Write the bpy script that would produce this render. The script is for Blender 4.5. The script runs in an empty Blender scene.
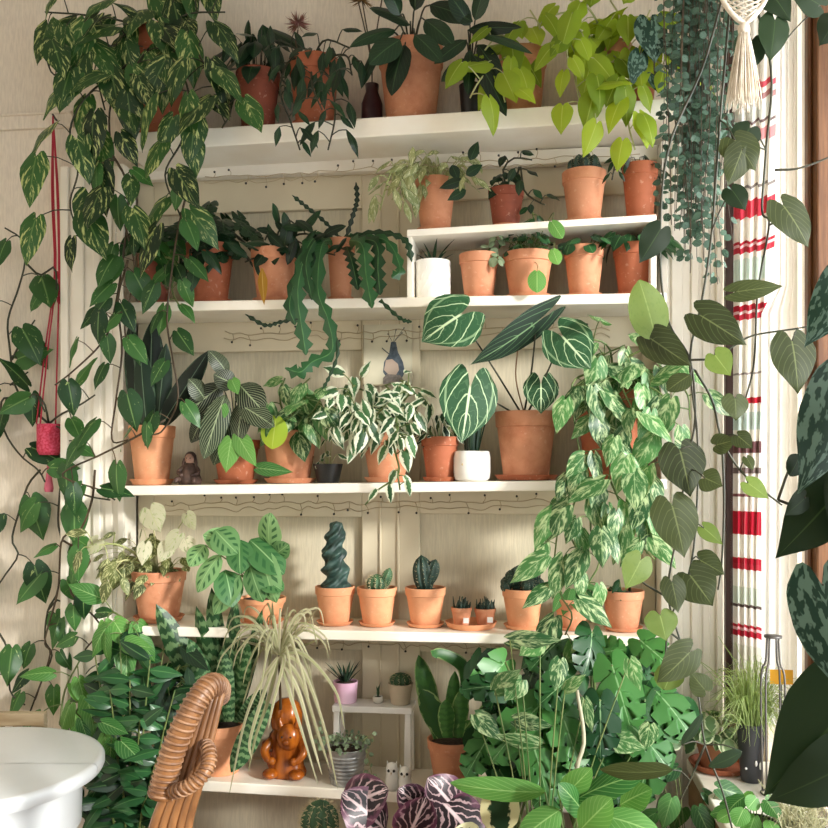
import bpy, bmesh, math, random
from mathutils import Vector as V, Matrix
PI = math.pi
rnd = random.Random(7)
SC = bpy.context.scene
COL = SC.collection

# ------------------------------------------------------------------ camera geometry (metres; wall plane is Y = 0)
F = 900.0; CX = 414.0; HY = 470.0; TH = math.atan(0.12)
CAM = V((0, -2.45, 1.25))
FW = V((-math.sin(TH), math.cos(TH), 0)); RT = V((math.cos(TH), math.sin(TH), 0)); UP = V((0, 0, 1))
def ray(px, py): return FW + RT * ((px - CX) / F) + UP * ((HY - py) / F)
def P(px, py, Y):
    d = ray(px, py); return CAM + d * ((Y - CAM.y) / d.y)
def PX(px, py, X):
    d = ray(px, py); return CAM + d * ((X - CAM.x) / d.x)
def PZ(px, py, z):
    d = ray(px, py); return CAM + d * ((z - CAM.z) / d.z)
def mpp(px, Y):
    return (Y - CAM.y) / ray(px, HY).y / F
def rv(k=1.0, r=None):
    r = r or rnd
    return V((r.uniform(-1, 1), r.uniform(-1, 1), r.uniform(-1, 1))) * k
def S(h):
    h = h.lstrip('#'); out = []
    for i in (0, 2, 4):
        c = int(h[i:i+2], 16) / 255
        out.append(c / 12.92 if c <= .04045 else ((c + .055) / 1.055) ** 2.4)
    return (*out, 1)

# ------------------------------------------------------------------ node helper
class X:
    def __init__(s, nt, k): s.nt, s.k = nt, k
    def m(s, op, *o, clamp=False):
        n = s.nt.nodes.new('ShaderNodeMath'); n.operation = op; n.use_clamp = clamp
        for i, v in enumerate((s,) + o):
            if isinstance(v, X): s.nt.links.new(v.k, n.inputs[i])
            else: n.inputs[i].default_value = v
        return X(s.nt, n.outputs[0])
    def __add__(s, o): return s.m('ADD', o)
    def __sub__(s, o): return s.m('SUBTRACT', o)
    def __mul__(s, o): return s.m('MULTIPLY', o)
    def abs(s): return s.m('ABSOLUTE')
    def sin(s): return s.m('SINE')
    def fract(s): return s.m('FRACT')
    def mx(s, o): return s.m('MAXIMUM', o)
    def inv(s): return (s * -1.0) + 1.0
    def sm(s, a, b):
        n = s.nt.nodes.new('ShaderNodeMapRange'); n.interpolation_type = 'SMOOTHSTEP'
        s.nt.links.new(s.k, n.inputs[0]); n.inputs[1].default_value = a; n.inputs[2].default_value = b
        return X(s.nt, n.outputs[0])
def newmat(name):
    m = bpy.data.materials.new(name); m.use_nodes = True; nt = m.node_tree
    b = nt.nodes['Principled BSDF']; return m, nt, b
def mixc(nt, f, a, b):
    n = nt.nodes.new('ShaderNodeMix'); n.data_type = 'RGBA'
    for sock, v in ((n.inputs[0], f), (n.inputs[6], a), (n.inputs[7], b)):
        if isinstance(v, X): nt.links.new(v.k, sock)
        elif hasattr(v, 'is_output'): nt.links.new(v, sock)
        else: sock.default_value = v
    return n.outputs[2]
def combine(nt, x, y, z):
    n = nt.nodes.new('ShaderNodeCombineXYZ')
    for i, v in enumerate((x, y, z)):
        if isinstance(v, X): nt.links.new(v.k, n.inputs[i])
        else: n.inputs[i].default_value = v
    return n.outputs[0]
def noise(nt, vec, scale, detail=3.0, rough=.5):
    n = nt.nodes.new('ShaderNodeTexNoise'); n.inputs['Scale'].default_value = scale
    n.inputs['Detail'].default_value = detail; n.inputs['Roughness'].default_value = rough
    if vec is not None: nt.links.new(vec, n.inputs['Vector'])
    return X(nt, n.outputs[0])
def objco(nt):
    return nt.nodes.new('ShaderNodeTexCoord').outputs['Object']
def bump(nt, b, h, strength=.3, dist=.002):
    n = nt.nodes.new('ShaderNodeBump'); n.inputs['Strength'].default_value = strength; n.inputs['Distance'].default_value = dist
    nt.links.new(h.k, n.inputs['Height']); nt.links.new(n.outputs[0], b.inputs['Normal'])

def plain(name, c, rough=.5, metal=0, c2=None, sc=12, bmp=0, stretch=None, tr=0, spec=None):
    m, nt, b = newmat(name)
    b.inputs['Roughness'].default_value = rough; b.inputs['Metallic'].default_value = metal
    if spec is not None: b.inputs['Specular IOR Level'].default_value = spec
    vec = objco(nt)
    if stretch:
        mp = nt.nodes.new('ShaderNodeMapping'); mp.inputs['Scale'].default_value = stretch
        nt.links.new(vec, mp.inputs[0]); vec = mp.outputs[0]
    nz = noise(nt, vec, sc, 4)
    c2 = c2 or tuple(x * .86 for x in S(c)[:3]) + (1,)
    if isinstance(c2, str): c2 = S(c2)
    col = mixc(nt, nz.sm(.3, .7), S(c), c2)
    nt.links.new(col, b.inputs['Base Color'])
    if bmp: bump(nt, b, nz, bmp, .003)
    if tr:
        t = nt.nodes.new('ShaderNodeBsdfTranslucent'); nt.links.new(col, t.inputs[0])
        mx = nt.nodes.new('ShaderNodeMixShader'); mx.inputs[0].default_value = tr
        nt.links.new(b.outputs[0], mx.inputs[1]); nt.links.new(t.outputs[0], mx.inputs[2])
        nt.links.new(mx.outputs[0], nt.nodes['Material Output'].inputs[0])
    return m

# ------------------------------------------------------------------ leaf materials: pattern from the leaf's own UV (across, along)
def leaf_mat(name, c1, c2, pats=(), rough=.34, tr=.28, spec=.38):
    m, nt, b = newmat(name)
    uv = nt.nodes.new('ShaderNodeUVMap'); uv.uv_map = 'UVMap'
    sp = nt.nodes.new('ShaderNodeSeparateXYZ'); nt.links.new(uv.outputs[0], sp.inputs[0])
    at = nt.nodes.new('ShaderNodeAttribute'); at.attribute_name = 'rnd'
    s = X(nt, sp.outputs[0]) * 2.0 - 1.0; v = X(nt, sp.outputs[1]); r = X(nt, at.outputs['Fac'])
    E = dict(nt=nt, s=s, a=s.abs(), v=v, r=r)
    def nz(ks, kv, scale, detail=3):
        return noise(nt, combine(nt, s * ks + r * 37.0, v * kv + r * 91.0, r * 13.0), scale, detail)
    E['nz'] = nz
    col = mixc(nt, r, tuple(q * .55 for q in S(c1)[:3]) + (1,), tuple(q * .8 for q in S(c2)[:3]) + (1,))
    for fn, c in pats:
        col = mixc(nt, fn(E), col, S(c))
    nt.links.new(col, b.inputs['Base Color'])
    b.inputs['Roughness'].default_value = rough + .05; b.inputs['Specular IOR Level'].default_value = spec
    t = nt.nodes.new('ShaderNodeBsdfTranslucent')
    hs = nt.nodes.new('ShaderNodeHueSaturation'); hs.inputs['Value'].default_value = 1.5; hs.inputs['Saturation'].default_value = 1.1
    hs.inputs['Hue'].default_value = .485
    nt.links.new(col, hs.inputs['Color']); nt.links.new(hs.outputs[0], t.inputs[0])
    mx = nt.nodes.new('ShaderNodeMixShader'); mx.inputs[0].default_value = tr
    nt.links.new(b.outputs[0], mx.inputs[1]); nt.links.new(t.outputs[0], mx.inputs[2])
    nt.links.new(mx.outputs[0], nt.nodes['Material Output'].inputs[0])
    return m
def midrib(w=.06, k=.6): return lambda E: E['a'].sm(w * .4, w).inv() * k
def lats(N, sl, w, k=.5, wob=0):
    def f(E):
        p = E['v'] - E['a'] * sl
        if wob: p = p + (E['nz'](1, 2, 2.0) - .5) * wob
        return ((p * N).fract() - .5).abs().sm(w * .4, w).inv() * k
    return f
def marble(thr=.55, soft=.05, ks=1.2, kv=5, k=1.0):      # streaks running out along the side veins
    return lambda E: noise(E['nt'], combine(E['nt'], E['s'] * ks + E['r'] * 37.0, (E['v'] - E['a'] * .45) * kv + E['r'] * 91.0, E['r'] * 13.0), 1.6, 4, .65).sm(thr - soft, thr + soft) * k
def spots(thr=.58, sc=3.0, k=1.0): return lambda E: E['nz'](1.5, 3, sc, 2).sm(thr - .03, thr + .03) * k
def margin(at=.6, soft=.06, k=1.0): return lambda E: (E['a'] + (E['nz'](2, 5, 1.3) - .5) * .9).sm(at - soft, at + soft) * k
def bands(N=12, k=.8): return lambda E: ((E['v'] * N * 6.28 + (E['nz'](2, 6, 1.5) - .5) * 9.0).sin()).sm(-.1, .5) * k
def blotch(N=6, sl=.3, k=.9):
    return lambda E: ((E['v'] - E['a'] * sl) * N * 6.28).sin().sm(.0, .4) * ((E['a'] - .45).abs().sm(.14, .26).inv()) * k

# ------------------------------------------------------------------ mesh builder
SHAPES = {
 'heart': ([(0,.70),(.05,.84),(.11,.94),(.22,1),(.4,.95),(.6,.72),(.78,.4),(.91,.14),(1,0)], .24),
 'pothos': ([(0,.58),(.05,.72),(.12,.86),(.25,1),(.42,.95),(.62,.70),(.8,.38),(.92,.13),(1,0)], .14),
 'ovate': ([(0,.06),(.08,.5),(.2,.84),(.36,1),(.55,.92),(.75,.6),(.9,.25),(1,0)], 0),
 'oval': ([(0,.1),(.08,.55),(.22,.88),(.42,1),(.62,.95),(.82,.66),(.94,.32),(1,.05)], 0),
 'lance': ([(0,.08),(.15,.6),(.35,1),(.6,.82),(.8,.45),(1,0)], 0),
 'round': ([(0,.4),(.1,.72),(.3,.97),(.5,1),(.72,.86),(.9,.5),(1,.06)], .12),
 'strap': ([(0,.6),(.3,1),(.7,.8),(.9,.4),(1,0)], 0),
 'snake': ([(0,.55),(.3,.88),(.6,1),(.82,.75),(.94,.38),(1,0)], 0),
 'grass': ([(0,.9),(.5,.8),(1,0)], 0),
}
def interp(tab, t):
    for (a, x), (b, y) in zip(tab, tab[1:]):
        if t <= b:
            k = (t - a) / (b - a); return x + (y - x) * k
    return tab[-1][1]
def monst(t):
    e = interp(SHAPES['heart'][0], t)
    if .12 < t < .93:
        p = (t * 4.9 + .0) % 1.0
        if p > .76: e *= 1 - .74 * math.sin((p - .76) / .24 * PI) ** .45
    return e
class MB:
    def __init__(s, ymax=None, zshelf=None, yfront=-.146): s.v, s.f, s.a = [], [], []; s.ymax, s.zs, s.yf = ymax, zshelf, yfront
    def vert(s, p, u=.5, w=.5, r=.5): s.v.append(V(p)); s.a.append((u, w, r)); return len(s.v) - 1
    def leaf(s, base, d, n, L, W, shape='heart', droop=.5, fold=.12, r=None, nu=8, nv=6, wav=.0, twist=0, lobe=None):
        r = rnd.random() if r is None else r
        if callable(shape): wf, lb, nu = shape, .26, max(nu, 60)
        else: tab, lb = SHAPES[shape]; wf = lambda t: interp(tab, t)
        if lobe is not None: lb = lobe
        d = d.normalized(); n = (n - d * n.dot(d))
        if n.length < 1e-4: n = V((0, 0, 1)) - d * d.z
        n.normalize(); sd = d.cross(n).normalized()
        rows = []; c = base.copy(); ph = rnd.random() * 6
        split = shape is monst
        for i in range(nu + 1):
            t = i / nu; ang = droop * t
            dd = d * math.cos(ang) - n * math.sin(ang); nn = n * math.cos(ang) + d * math.sin(ang)
            ss = sd
            if twist:
                a = twist * t; ss = sd * math.cos(a) + nn * math.sin(a); nn = nn * math.cos(a) - sd * math.sin(a)
            if i: c = c + dd * (L / nu)
            w = wf(t) * W * .5; row = []
            for j in range(nv + 1):
                q = -1 + 2 * j / nv; aq = abs(q)
                x = q * w
                back = lb * L * 1.0 * max(0, math.sin(aq * 2.75)) ** .62 * (1 - t) ** 3
                fwd = (.26 * L * aq ** 1.2 * math.sin(PI * t)) if split else 0
                z = -fold * abs(x) * (1 if fold > 0 else 1) + wav * W * math.sin(t * 11 + ph + (2 if q > 0 else 0)) * aq * aq
                p = c + ss * x + dd * (fwd - back) + nn * z
                row.append(s.vert(p, j / nv, t, r))
            rows.append(row)
        for a, b in zip(rows, rows[1:]):
            for j in range(nv): s.f.append((a[j], a[j+1], b[j+1], b[j]))
    def ribbon(s, pts, W, wf, nrm, r=None, fold=0, nv=2, seg=24, closed=False):
        r = rnd.random() if r is None else r
        pts = cat(pts, seg); prev = None; N = len(pts) - 1
        for i, p in enumerate(pts):
            t = (pts[min(i+1, N)] - pts[max(i-1, 0)]).normalized()
            n = (nrm - t * nrm.dot(t)).normalized(); sd = t.cross(n)
            w = wf(i / N) * W * .5
            row = [s.vert(p + sd * (w * (-1 + 2*j/nv)) - n * (fold * w * abs(-1 + 2*j/nv)), j/nv, i/N, r) for j in range(nv+1)]
            if prev:
                for j in range(nv): s.f.append((prev[j], prev[j+1], row[j+1], row[j]))
            prev = row
    def tube(s, pts, r0, r1=None, seg=5, caps=True, r=.5):
        r1 = r0 if r1 is None else r1; N = len(pts) - 1; prev = None; ref = None
        for i, p in enumerate(pts):
            t = (pts[min(i+1, N)] - pts[max(i-1, 0)])
            if t.length < 1e-9: t = V((0, 0, 1))
            t.normalize()
            if ref is None: ref = V((1, 0, 0)) if abs(t.x) < .8 else V((0, 1, 0))
            ref = (ref - t * ref.dot(t)).normalized(); bn = t.cross(ref)
            rad = r0 + (r1 - r0) * i / max(N, 1)
            row = [s.vert(p + ref * (rad * math.cos(2*PI*k/seg)) + bn * (rad * math.sin(2*PI*k/seg)), k/seg, i/max(N,1), r) for k in range(seg)]
            if prev:
                for k in range(seg): s.f.append((prev[k], prev[(k+1) % seg], row[(k+1) % seg], row[k]))
            elif caps: s.f.append(tuple(reversed(row)))
            prev = row
        if caps and prev: s.f.append(tuple(prev))
    def lathe(s, c, prof, seg=32, ribs=0, amp=0, sx=1, sy=1, r=.5, axis=None):
        prev = None; rot = V((0, 0, 1)).rotation_difference(axis.normalized()) if axis is not None else None
        for (rad, z) in prof:
            row = []
            for k in range(seg):
                a = 2*PI*k/seg; rr = rad * (1 + amp * math.cos(ribs * a)) if ribs else rad
                o = V((rr*math.cos(a)*sx, rr*math.sin(a)*sy, z))
                if rot: o = rot @ o
                row.append(s.vert(c + o, k/seg, z, r))
            if prev:
                for k in range(seg): s.f.append((prev[k], prev[(k+1) % seg], row[(k+1) % seg], row[k]))
            else: s.f.append(tuple(reversed(row)))
            prev = row
        s.f.append(tuple(prev))
    def ball(s, c, rx, ry=None, rz=None, seg=14, rings=8, rot=None):
        ry = rx if ry is None else ry; rz = rx if rz is None else rz; prev = None
        for i in range(rings + 1):
            ph = -PI/2 + PI * i / rings; row = []
            for k in range(seg):
                a = 2*PI*k/seg; o = V((rx*math.cos(ph)*math.cos(a), ry*math.cos(ph)*math.sin(a), rz*math.sin(ph)))
                if rot: o = rot @ o
                row.append(s.vert(c + o, k/seg, i/rings))
            if prev:
                for k in range(seg): s.f.append((prev[k], prev[(k+1) % seg], row[(k+1) % seg], row[k]))
            prev = row
    def box(s, lo, hi, top=None):
        x0, y0, z0 = lo; x1, y1, z1 = hi
        i = [s.vert(p) for p in ((x0,y0,z0),(x1,y0,z0),(x1,y1,z0),(x0,y1,z0),(x0,y0,z1),(x1,y0,z1),(x1,y1,z1),(x0,y1,z1))]
        for f in ((3,2,1,0),(4,5,6,7),(0,1,5,4),(1,2,6,5),(2,3,7,6),(3,0,4,7)): s.f.append(tuple(i[k] for k in f))
    def hexa(s, p):   # eight corner points, bottom ring then top ring
        i = [s.vert(q) for q in p]
        for f in ((3,2,1,0),(4,5,6,7),(0,1,5,4),(1,2,6,5),(2,3,7,6),(3,0,4,7)): s.f.append(tuple(i[k] for k in f))
    def build(s, name, mat, parent=None, smooth=True, bevel=0, label=None, solid=0, auto=None):
        me = bpy.data.meshes.new(name)
        off = parent_loc(parent)
        pts = []
        for p in s.v:
            p = V(p)
            if s.ymax is not None and p.y > s.ymax: p.y = s.ymax
            if s.zs is not None and p.y > s.yf:
                z = s.zs(p.x) + .004
                if p.z < z: p.z = z
            pts.append(p - off)
        me.from_pydata(pts, [], s.f); me.update()
        uvl = me.uv_layers.new(name='UVMap')
        li = [0] * len(me.loops); me.loops.foreach_get('vertex_index', li)
        flat = []
        for i in li: flat += [s.a[i][0], s.a[i][1]]
        uvl.data.foreach_set('uv', flat)
        at = me.attributes.new('rnd', 'FLOAT', 'POINT'); at.data.foreach_set('value', [a[2] for a in s.a])
        if smooth: me.polygons.foreach_set('use_smooth', [True] * len(me.polygons))
        if auto is not None:
            me.set_sharp_from_angle(angle=math.radians(auto))
        me.materials.append(mat)
        o = bpy.data.objects.new(name, me); COL.objects.link(o)
        if parent is not None: o.parent = parent
        if bevel:
            b = o.modifiers.new('Bevel', 'BEVEL'); b.width = bevel; b.segments = 2; b.limit_method = 'ANGLE'
        if solid:
            b = o.modifiers.new('Solid', 'SOLIDIFY'); b.thickness = solid; b.offset = 0
        if label: o['label'] = label
        return o
def parent_loc(p):
    l = V((0, 0, 0))
    while p is not None: l = l + p.location; p = p.parent
    return l
def cat(p, n):
    if len(p) == 2: return [p[0].lerp(p[1], i / n) for i in range(n + 1)]
    q = [p[0] * 2 - p[1]] + list(p) + [p[-1] * 2 - p[-2]]; out = []; segs = len(p) - 1
    for i in range(n + 1):
        u = i / n * segs; k = min(int(u), segs - 1); t = u - k
        a, b, c, d = q[k:k+4]
        out.append(.5 * ((2*b) + (c - a)*t + (2*a - 5*b + 4*c - d)*t*t + (3*b - a - 3*c + d)*t**3))
    return out
def plen(p): return sum((b - a).length for a, b in zip(p, p[1:]))
def thing(name, label, cat_, loc, group=None):
    o = bpy.data.objects.new(name, None); COL.objects.link(o); o.empty_display_size = .05
    o.location = loc; o['label'] = label; o['category'] = cat_
    if group: o['group'] = group
    return o
def tag(o, label, cat_, group=None):
    o['label'] = label; o['category'] = cat_
    if group: o['group'] = group
    return o
def struct(o): o['kind'] = 'structure'; return o
TOW = -FW     # from the wall towards the room

# ------------------------------------------------------------------ plant builders
def vine(lf, st, pts, L=28, W=.78, step=17, shape='pothos', spread=5, r=1.2, px=True, droop=.55, pet=.45, skip=0, size=(.7, 1.15), face=.85, seed=None, down=.75, side=.65, nu=8, wav=.03, end=True):
    """a stem through picture points (px, py, Y) with alternating leaves; lengths in picture pixels at the stem's own depth"""
    w = [P(*p) for p in pts]; k = sum(mpp(p[0], p[2]) for p in pts) / len(pts)
    n = max(4, int(plen(w) / (k * 8))); path = cat(w, n)
    st.tube(path, r * k, r * k * .7, 5)
    tot = plen(path); pos = step * k * .5 + skip * k; acc = 0; sgn = rnd.choice((-1, 1)); i = 0
    for a, b in zip(path, path[1:]):
        l = (b - a).length
        while acc + l >= pos:
            p = a.lerp(b, (pos - acc) / max(l, 1e-9)); tg = (b - a).normalized()
            sv = tg.cross(TOW)
            if sv.length < .1: sv = RT.copy()
            sv = sv.normalized() * sgn
            Lf = L * k * rnd.uniform(*size)
            off = sv * (Lf * pet * rnd.uniform(.5, 1.2)) + RT * rnd.uniform(-spread, spread) * k + UP * rnd.uniform(-spread, spread) * k + TOW * (Lf * rnd.uniform(.1, .5))
            base = p + off
            mid = p.lerp(base, .5) + UP * Lf * .08
            st.tube(cat([p, mid, base], 4), r * k * .55, r * k * .4, 4)
            d = sv * side * rnd.uniform(.3, 1.3) - UP * down * rnd.uniform(.6, 1.3) + tg * .25 + TOW * .2 + rv(.3)
            nn = TOW * face + UP * .5 + sv * .15 + rv(.38)
            lf.leaf(base, d, nn, Lf, Lf * W * rnd.uniform(.88, 1.1), shape, droop * rnd.uniform(.4, 1.4), rnd.uniform(.02, .3), nu=nu, wav=wav)
            sgn = -sgn if rnd.random() < .85 else sgn
            pos += step * k * rnd.uniform(.65, 1.35)
        acc += l
    return path
def bush(lf, st, c, n, R, L, W, shape='ovate', h=(.2, 1), k=None, out=.7, down=.35, droop=.6, r=.0012, up=.7, tow=.55, size=(.7, 1.15), front=.0, az=(0, 360), nu=8, fold=(.02, .25), wav=.02, kk=(.25, 1), lobe=None, stem_r0=.15):
    """leaves on petioles from the pot mouth c; R = (rx, ry, rz) in metres"""
    for i in range(n):
        a = math.radians(rnd.uniform(*az)); kq = rnd.uniform(*kk); hh = rnd.uniform(*h)
        hh *= (1 - .45 * kq) if h[0] >= 0 else 1
        o = V((math.cos(a), math.sin(a), 0))
        t = c + V((o.x * R[0] * kq, o.y * R[1] * kq - front * R[1], R[2] * hh))
        b = c + V((o.x * R[0] * stem_r0, o.y * R[1] * stem_r0, 0))
        mid = b.lerp(t, .6) + UP * (.18 * (t - b).length)
        st.tube(cat([b, mid, t], 6), r, r * .6, 4)
        Lf = L * rnd.uniform(*size)
        d = o * out - UP * down * rnd.uniform(.3, 1.5) + rv(.3) + TOW * .12
        nn = UP * up + TOW * tow + o * .2 + rv(.3)
        lf.leaf(t, d, nn, Lf, Lf * W * rnd.uniform(.88, 1.1), shape, droop * rnd.uniform(.4, 1.4), rnd.uniform(*fold), nu=nu, wav=wav, lobe=lobe)
def blades(lf, c, n, L, W, shape='strap', tilt=(5, 40), droop=(.1, .8), r0=.004, fold=.3, size=(.6, 1.1), nu=8, twist=0, az=(0, 360)):
    """narrow leaves fanning out of one crown"""
    for i in range(n):
        a = math.radians(az[0] + (az[1] - az[0]) * (i + rnd.uniform(.1, .9)) / n)
        o = V((math.cos(a), math.sin(a), 0)); ti = math.radians(rnd.uniform(*tilt))
        lf.leaf(c + o * r0, o * math.sin(ti) + UP * math.cos(ti), UP * math.sin(ti) - o * math.cos(ti), L * rnd.uniform(*size), W * rnd.uniform(.8, 1.1), shape, rnd.uniform(*droop), -fold, nu=nu, twist=rnd.uniform(-twist, twist))
def pxleaf(base, tip, W, shape, droop=.3, roll=0, pitch=0, fold=.12, lf=None, nu=12, nv=6, wav=.015, r=None, lobe=None):
    """one large leaf from its base to its tip, given as (px, py, Y); W in pixels"""
    lf = lf or MB(); b = P(*base); t = P(*tip); d = (t - b); L = d.length * (1 + droop * .12)
    k = mpp(base[0], base[2]); side = d.normalized().cross(TOW).normalized()
    nn = (TOW * math.cos(math.radians(roll)) + side * math.sin(math.radians(roll)) + UP * math.sin(math.radians(pitch)))
    # lift the start direction so that the drooping blade still ends at the tip
    n2 = (nn - d.normalized() * nn.dot(d.normalized())).normalized()
    d2 = d.normalized() * math.cos(droop * .5) + n2 * math.sin(droop * .5)
    n3 = n2 * math.cos(droop * .5) - d.normalized() * math.sin(droop * .5)
    lf.leaf(b, d2, n3, L, W * k, shape, droop, fold, nu=nu, nv=nv, wav=wav, r=r, lobe=lobe)
    return lf
def wire(pts, r, seg=6, n=None):
    m = MB(); w = [P(*p) for p in pts]; m.tube(cat(w, n or 6 * len(w)), r, seg=seg); return m
SKY_WIN = 3.6; SKY_ROOM = .17; E_WIN = 16; E_ROOM = 24; E_COR = 14; EXPO = 0.0; E_SUN = 5.8; SUN_DIR = (-1.4, .9, -.5)
# ------------------------------------------------------------------ materials
def M_wall(name, c, sc=(60, 60, 9), c2=None, st=.35):
    m, nt, b = newmat(name); b.inputs['Roughness'].default_value = .8
    mp = nt.nodes.new('ShaderNodeMapping'); mp.inputs['Scale'].default_value = sc
    nt.links.new(objco(nt), mp.inputs[0])
    nz = noise(nt, mp.outputs[0], 3, 5, .6)
    c2 = S(c2) if c2 else tuple(x * .88 for x in S(c)[:3]) + (1,)
    nt.links.new(mixc(nt, nz.sm(.35, .65), S(c), c2), b.inputs['Base Color'])
    bump(nt, b, nz, st, .004); return m
WALLP = M_wall('textured wallpaper', '#e3d8c6')
PANEL = M_wall('door panel paper', '#d2c8ae', (70, 70, 6), st=.3)
PAINT = plain('white gloss paint', '#f1ece0', .35, c2='#e6dfd0', sc=5)
FRAMEP = plain('cream door paint', '#d8cdb2', .45, c2='#cec2a6', sc=4)
SHELFP = plain('white shelf paint', '#f6f1e4', .35, c2='#eee6d4', sc=8)
WOODW = plain('window wood', '#7e5534', .4, c2='#5f3c24', sc=6, stretch=(20, 20, 1.2))
WOODD = plain('dark jamb wood', '#4a2c22', .5, c2='#38201a', sc=6, stretch=(20, 20, 1.2))
FLOORM = plain('floor boards', '#9a7350', .4, c2='#7c5a3c', sc=5, stretch=(12, 1, 1))
CEILM = plain('ceiling paint', '#d9cfc0', .8)
def terra(name, c, c2):
    m, nt, b = newmat(name); b.inputs['Roughness'].default_value = .75
    co = objco(nt); n1 = noise(nt, co, 16, 5, .65); n2 = noise(nt, co, 90, 3)
    col = mixc(nt, n1.sm(.4, .72), S(c), S(c2)); col = mixc(nt, n2.sm(.62, .7) * .25, col, S('#e2bfa4'))
    nt.links.new(col, b.inputs['Base Color']); bump(nt, b, n2, .12, .001); return m
TER = terra('terracotta', '#cb8c68', '#b97552')
TERL = terra('pale terracotta', '#dd9c72', '#cf8a60')
TERD = terra('brown red terracotta', '#8a4630', '#743a28')
TERB = terra('aged terracotta', '#a85e3e', '#94512f')
SOIL = plain('potting soil', '#2c2119', .95, c2='#4a382a', sc=120, bmp=.8)
STEM = plain('green stem', '#4f6a34', .5, c2='#6f7a44', sc=20)
STEMD = plain('dark stem', '#2c3320', .55, c2='#3b3826', sc=20)
STEMB = plain('brown stem', '#54432c', .6, c2='#3c3020', sc=20)
STEMY = plain('pale stem', '#9aa468', .55, c2='#b6b482', sc=20)
WHITE = plain('white ceramic', '#f2f0ea', .25)
BLACKP = plain('black plastic', '#1d1c1b', .45)
GREYP = plain('dark grey planter', '#3d3e42', .5)
METAL = plain('galvanised metal', '#b4b4b0', .35, metal=.45, c2='#7c7d7c', sc=30)
WIREM = plain('grey wire', '#6a6663', .45, metal=.6)
RED = plain('red cord', '#b3273c', .7)
REDK = plain('red crochet', '#a81c34', .85, c2='#c9506a', sc=160, bmp=.6)
PINK = plain('pink pot glaze', '#e9b6d4', .4, c2='#f0cbe0')
PINKT = plain('pink tassel', '#dd7088', .8)
BEIGE = plain('beige ceramic', '#c9b9a0', .6)
COTTON = plain('cotton macrame', '#efe6d6', .9, c2='#d8ccb8', sc=80, bmp=.7)
RATTAN = plain('rattan cane', '#96683f', .42, c2='#6c4729', sc=14, stretch=(3, 3, 1))
RATTANB = plain('rattan binding', '#a17a5a', .45, c2='#6e4c35', sc=40)
CARVED = plain('polished carved wood', '#b5641c', .22, c2='#7a3a10', sc=9, stretch=(6, 6, 1))
CARVEDD = plain('dark carved wood', '#6e3510', .25, c2='#4a220a', sc=9)
TABLEW = plain('white table lacquer', '#dde1e2', .22, c2='#d6dadb', sc=3)
LIGHTW = plain('pale chair wood', '#b9a88a', .6, c2='#a08c6c', sc=8, stretch=(1, 8, 8))
BULBW = plain('light string wire', '#b7a584', .5)
BULB = plain('dark bulb tip', '#2a2620', .4)
GOLDL = leaf_mat('yellowed leaf', '#c9a53a', '#b98a2c', [(midrib(.1, .5), '#e0cc80')])

# greens
POTHOS = leaf_mat('dark golden pothos leaf', '#1c3a20', '#3c6a33', [(marble(.585, .05), '#b6c07c'), (midrib(.07, .4), '#7d9a5a')], .33)
JADE = leaf_mat('green pothos leaf', '#244d2a', '#4b8240', [(marble(.66, .04), '#a9bf7c'), (midrib(.08, .5), '#86ac68')], .33)
MARBLE = leaf_mat('marble pothos leaf', '#2f6238', '#5a9650', [(marble(.55, .09, 1.3, 4, .85), '#c2d4a0'), (midrib(.06, .4), '#b6d098')], .34)
NJOY = leaf_mat('white margined leaf', '#3c6a40', '#5a8a58', [(margin(.5), '#e3e8d0')], .4)
NJOYD = leaf_mat('dark margined leaf', '#1e3c28', '#355840', [(margin(.66), '#d4dcc6')], .4)
NEON = leaf_mat('lime pothos leaf', '#8cb02c', '#b4d040', [(midrib(.06, .35), '#d6e480')], .4, .38)
DARK = leaf_mat('dark glossy leaf', '#142a1c', '#24452a', [(midrib(.07, .4), '#54784a'), (lats(7, .4, .1, .2), '#46683e')], .3, .15)
MID = leaf_mat('mid green leaf', '#2c5c33', '#5b924e', [(midrib(.07, .5), '#9abf7e'), (lats(7, .4, .12, .25), '#8ab270')], .35)
ZZ = leaf_mat('deep glossy leaflet', '#173a22', '#3a7040', [(midrib(.1, .4), '#6fa060')], .25, .18)
FRESH = leaf_mat('fresh green leaf', '#3f8a40', '#76b257', [(midrib(.06, .5), '#b6da90'), (lats(8, .4, .1, .3), '#a8d088')], .36, .32)
MONS = leaf_mat('monstera leaf', '#1b4e2a', '#56964a', [(midrib(.05, .5), '#a8d098')], .3, .22)
coll = lambda at, w, k: (lambda E: (E['a'] - at).abs().sm(w * .4, w).inv() * E['v'].sm(.97, .8) * k)
ANTH = leaf_mat('white veined velvet leaf', '#26502f', '#356640', [(lats(9, .3, .1, .16, .5), '#7fa478'), (coll(.8, .05, .5), '#a8c898'), (lats(3.4, .75, .06, .9, .16), '#c2dcae'), (midrib(.06, 1), '#cce2b8')], .5, .2)
ANTHD = leaf_mat('dark veined velvet leaf', '#1a2f20', '#223c28', [(lats(5, .62, .07, .6), '#64885e'), (midrib(.06, .8), '#7c9c70')], .5, .15)
MARA = leaf_mat('prayer plant leaf', '#5a9a58', '#9acc8a', [(blotch(5), '#2c6036'), (midrib(.05, .5), '#b8e0a0')], .4, .25)
CALD = leaf_mat('pinstriped calathea leaf', '#1b2a1c', '#2f4028', [(lats(9, .55, .13, .75), '#a3ac8c'), (midrib(.07, .7), '#a4b48c')], .35, .12)
ROSE = leaf_mat('pink striped calathea leaf', '#221a20', '#38252f', [(lats(4.4, .6, .17, .8, .5), '#cfb0b4'), (midrib(.1, .9), '#e4cdd0'), (margin(.75, .12, .75), '#6a3a52')], .32, .12)
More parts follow.
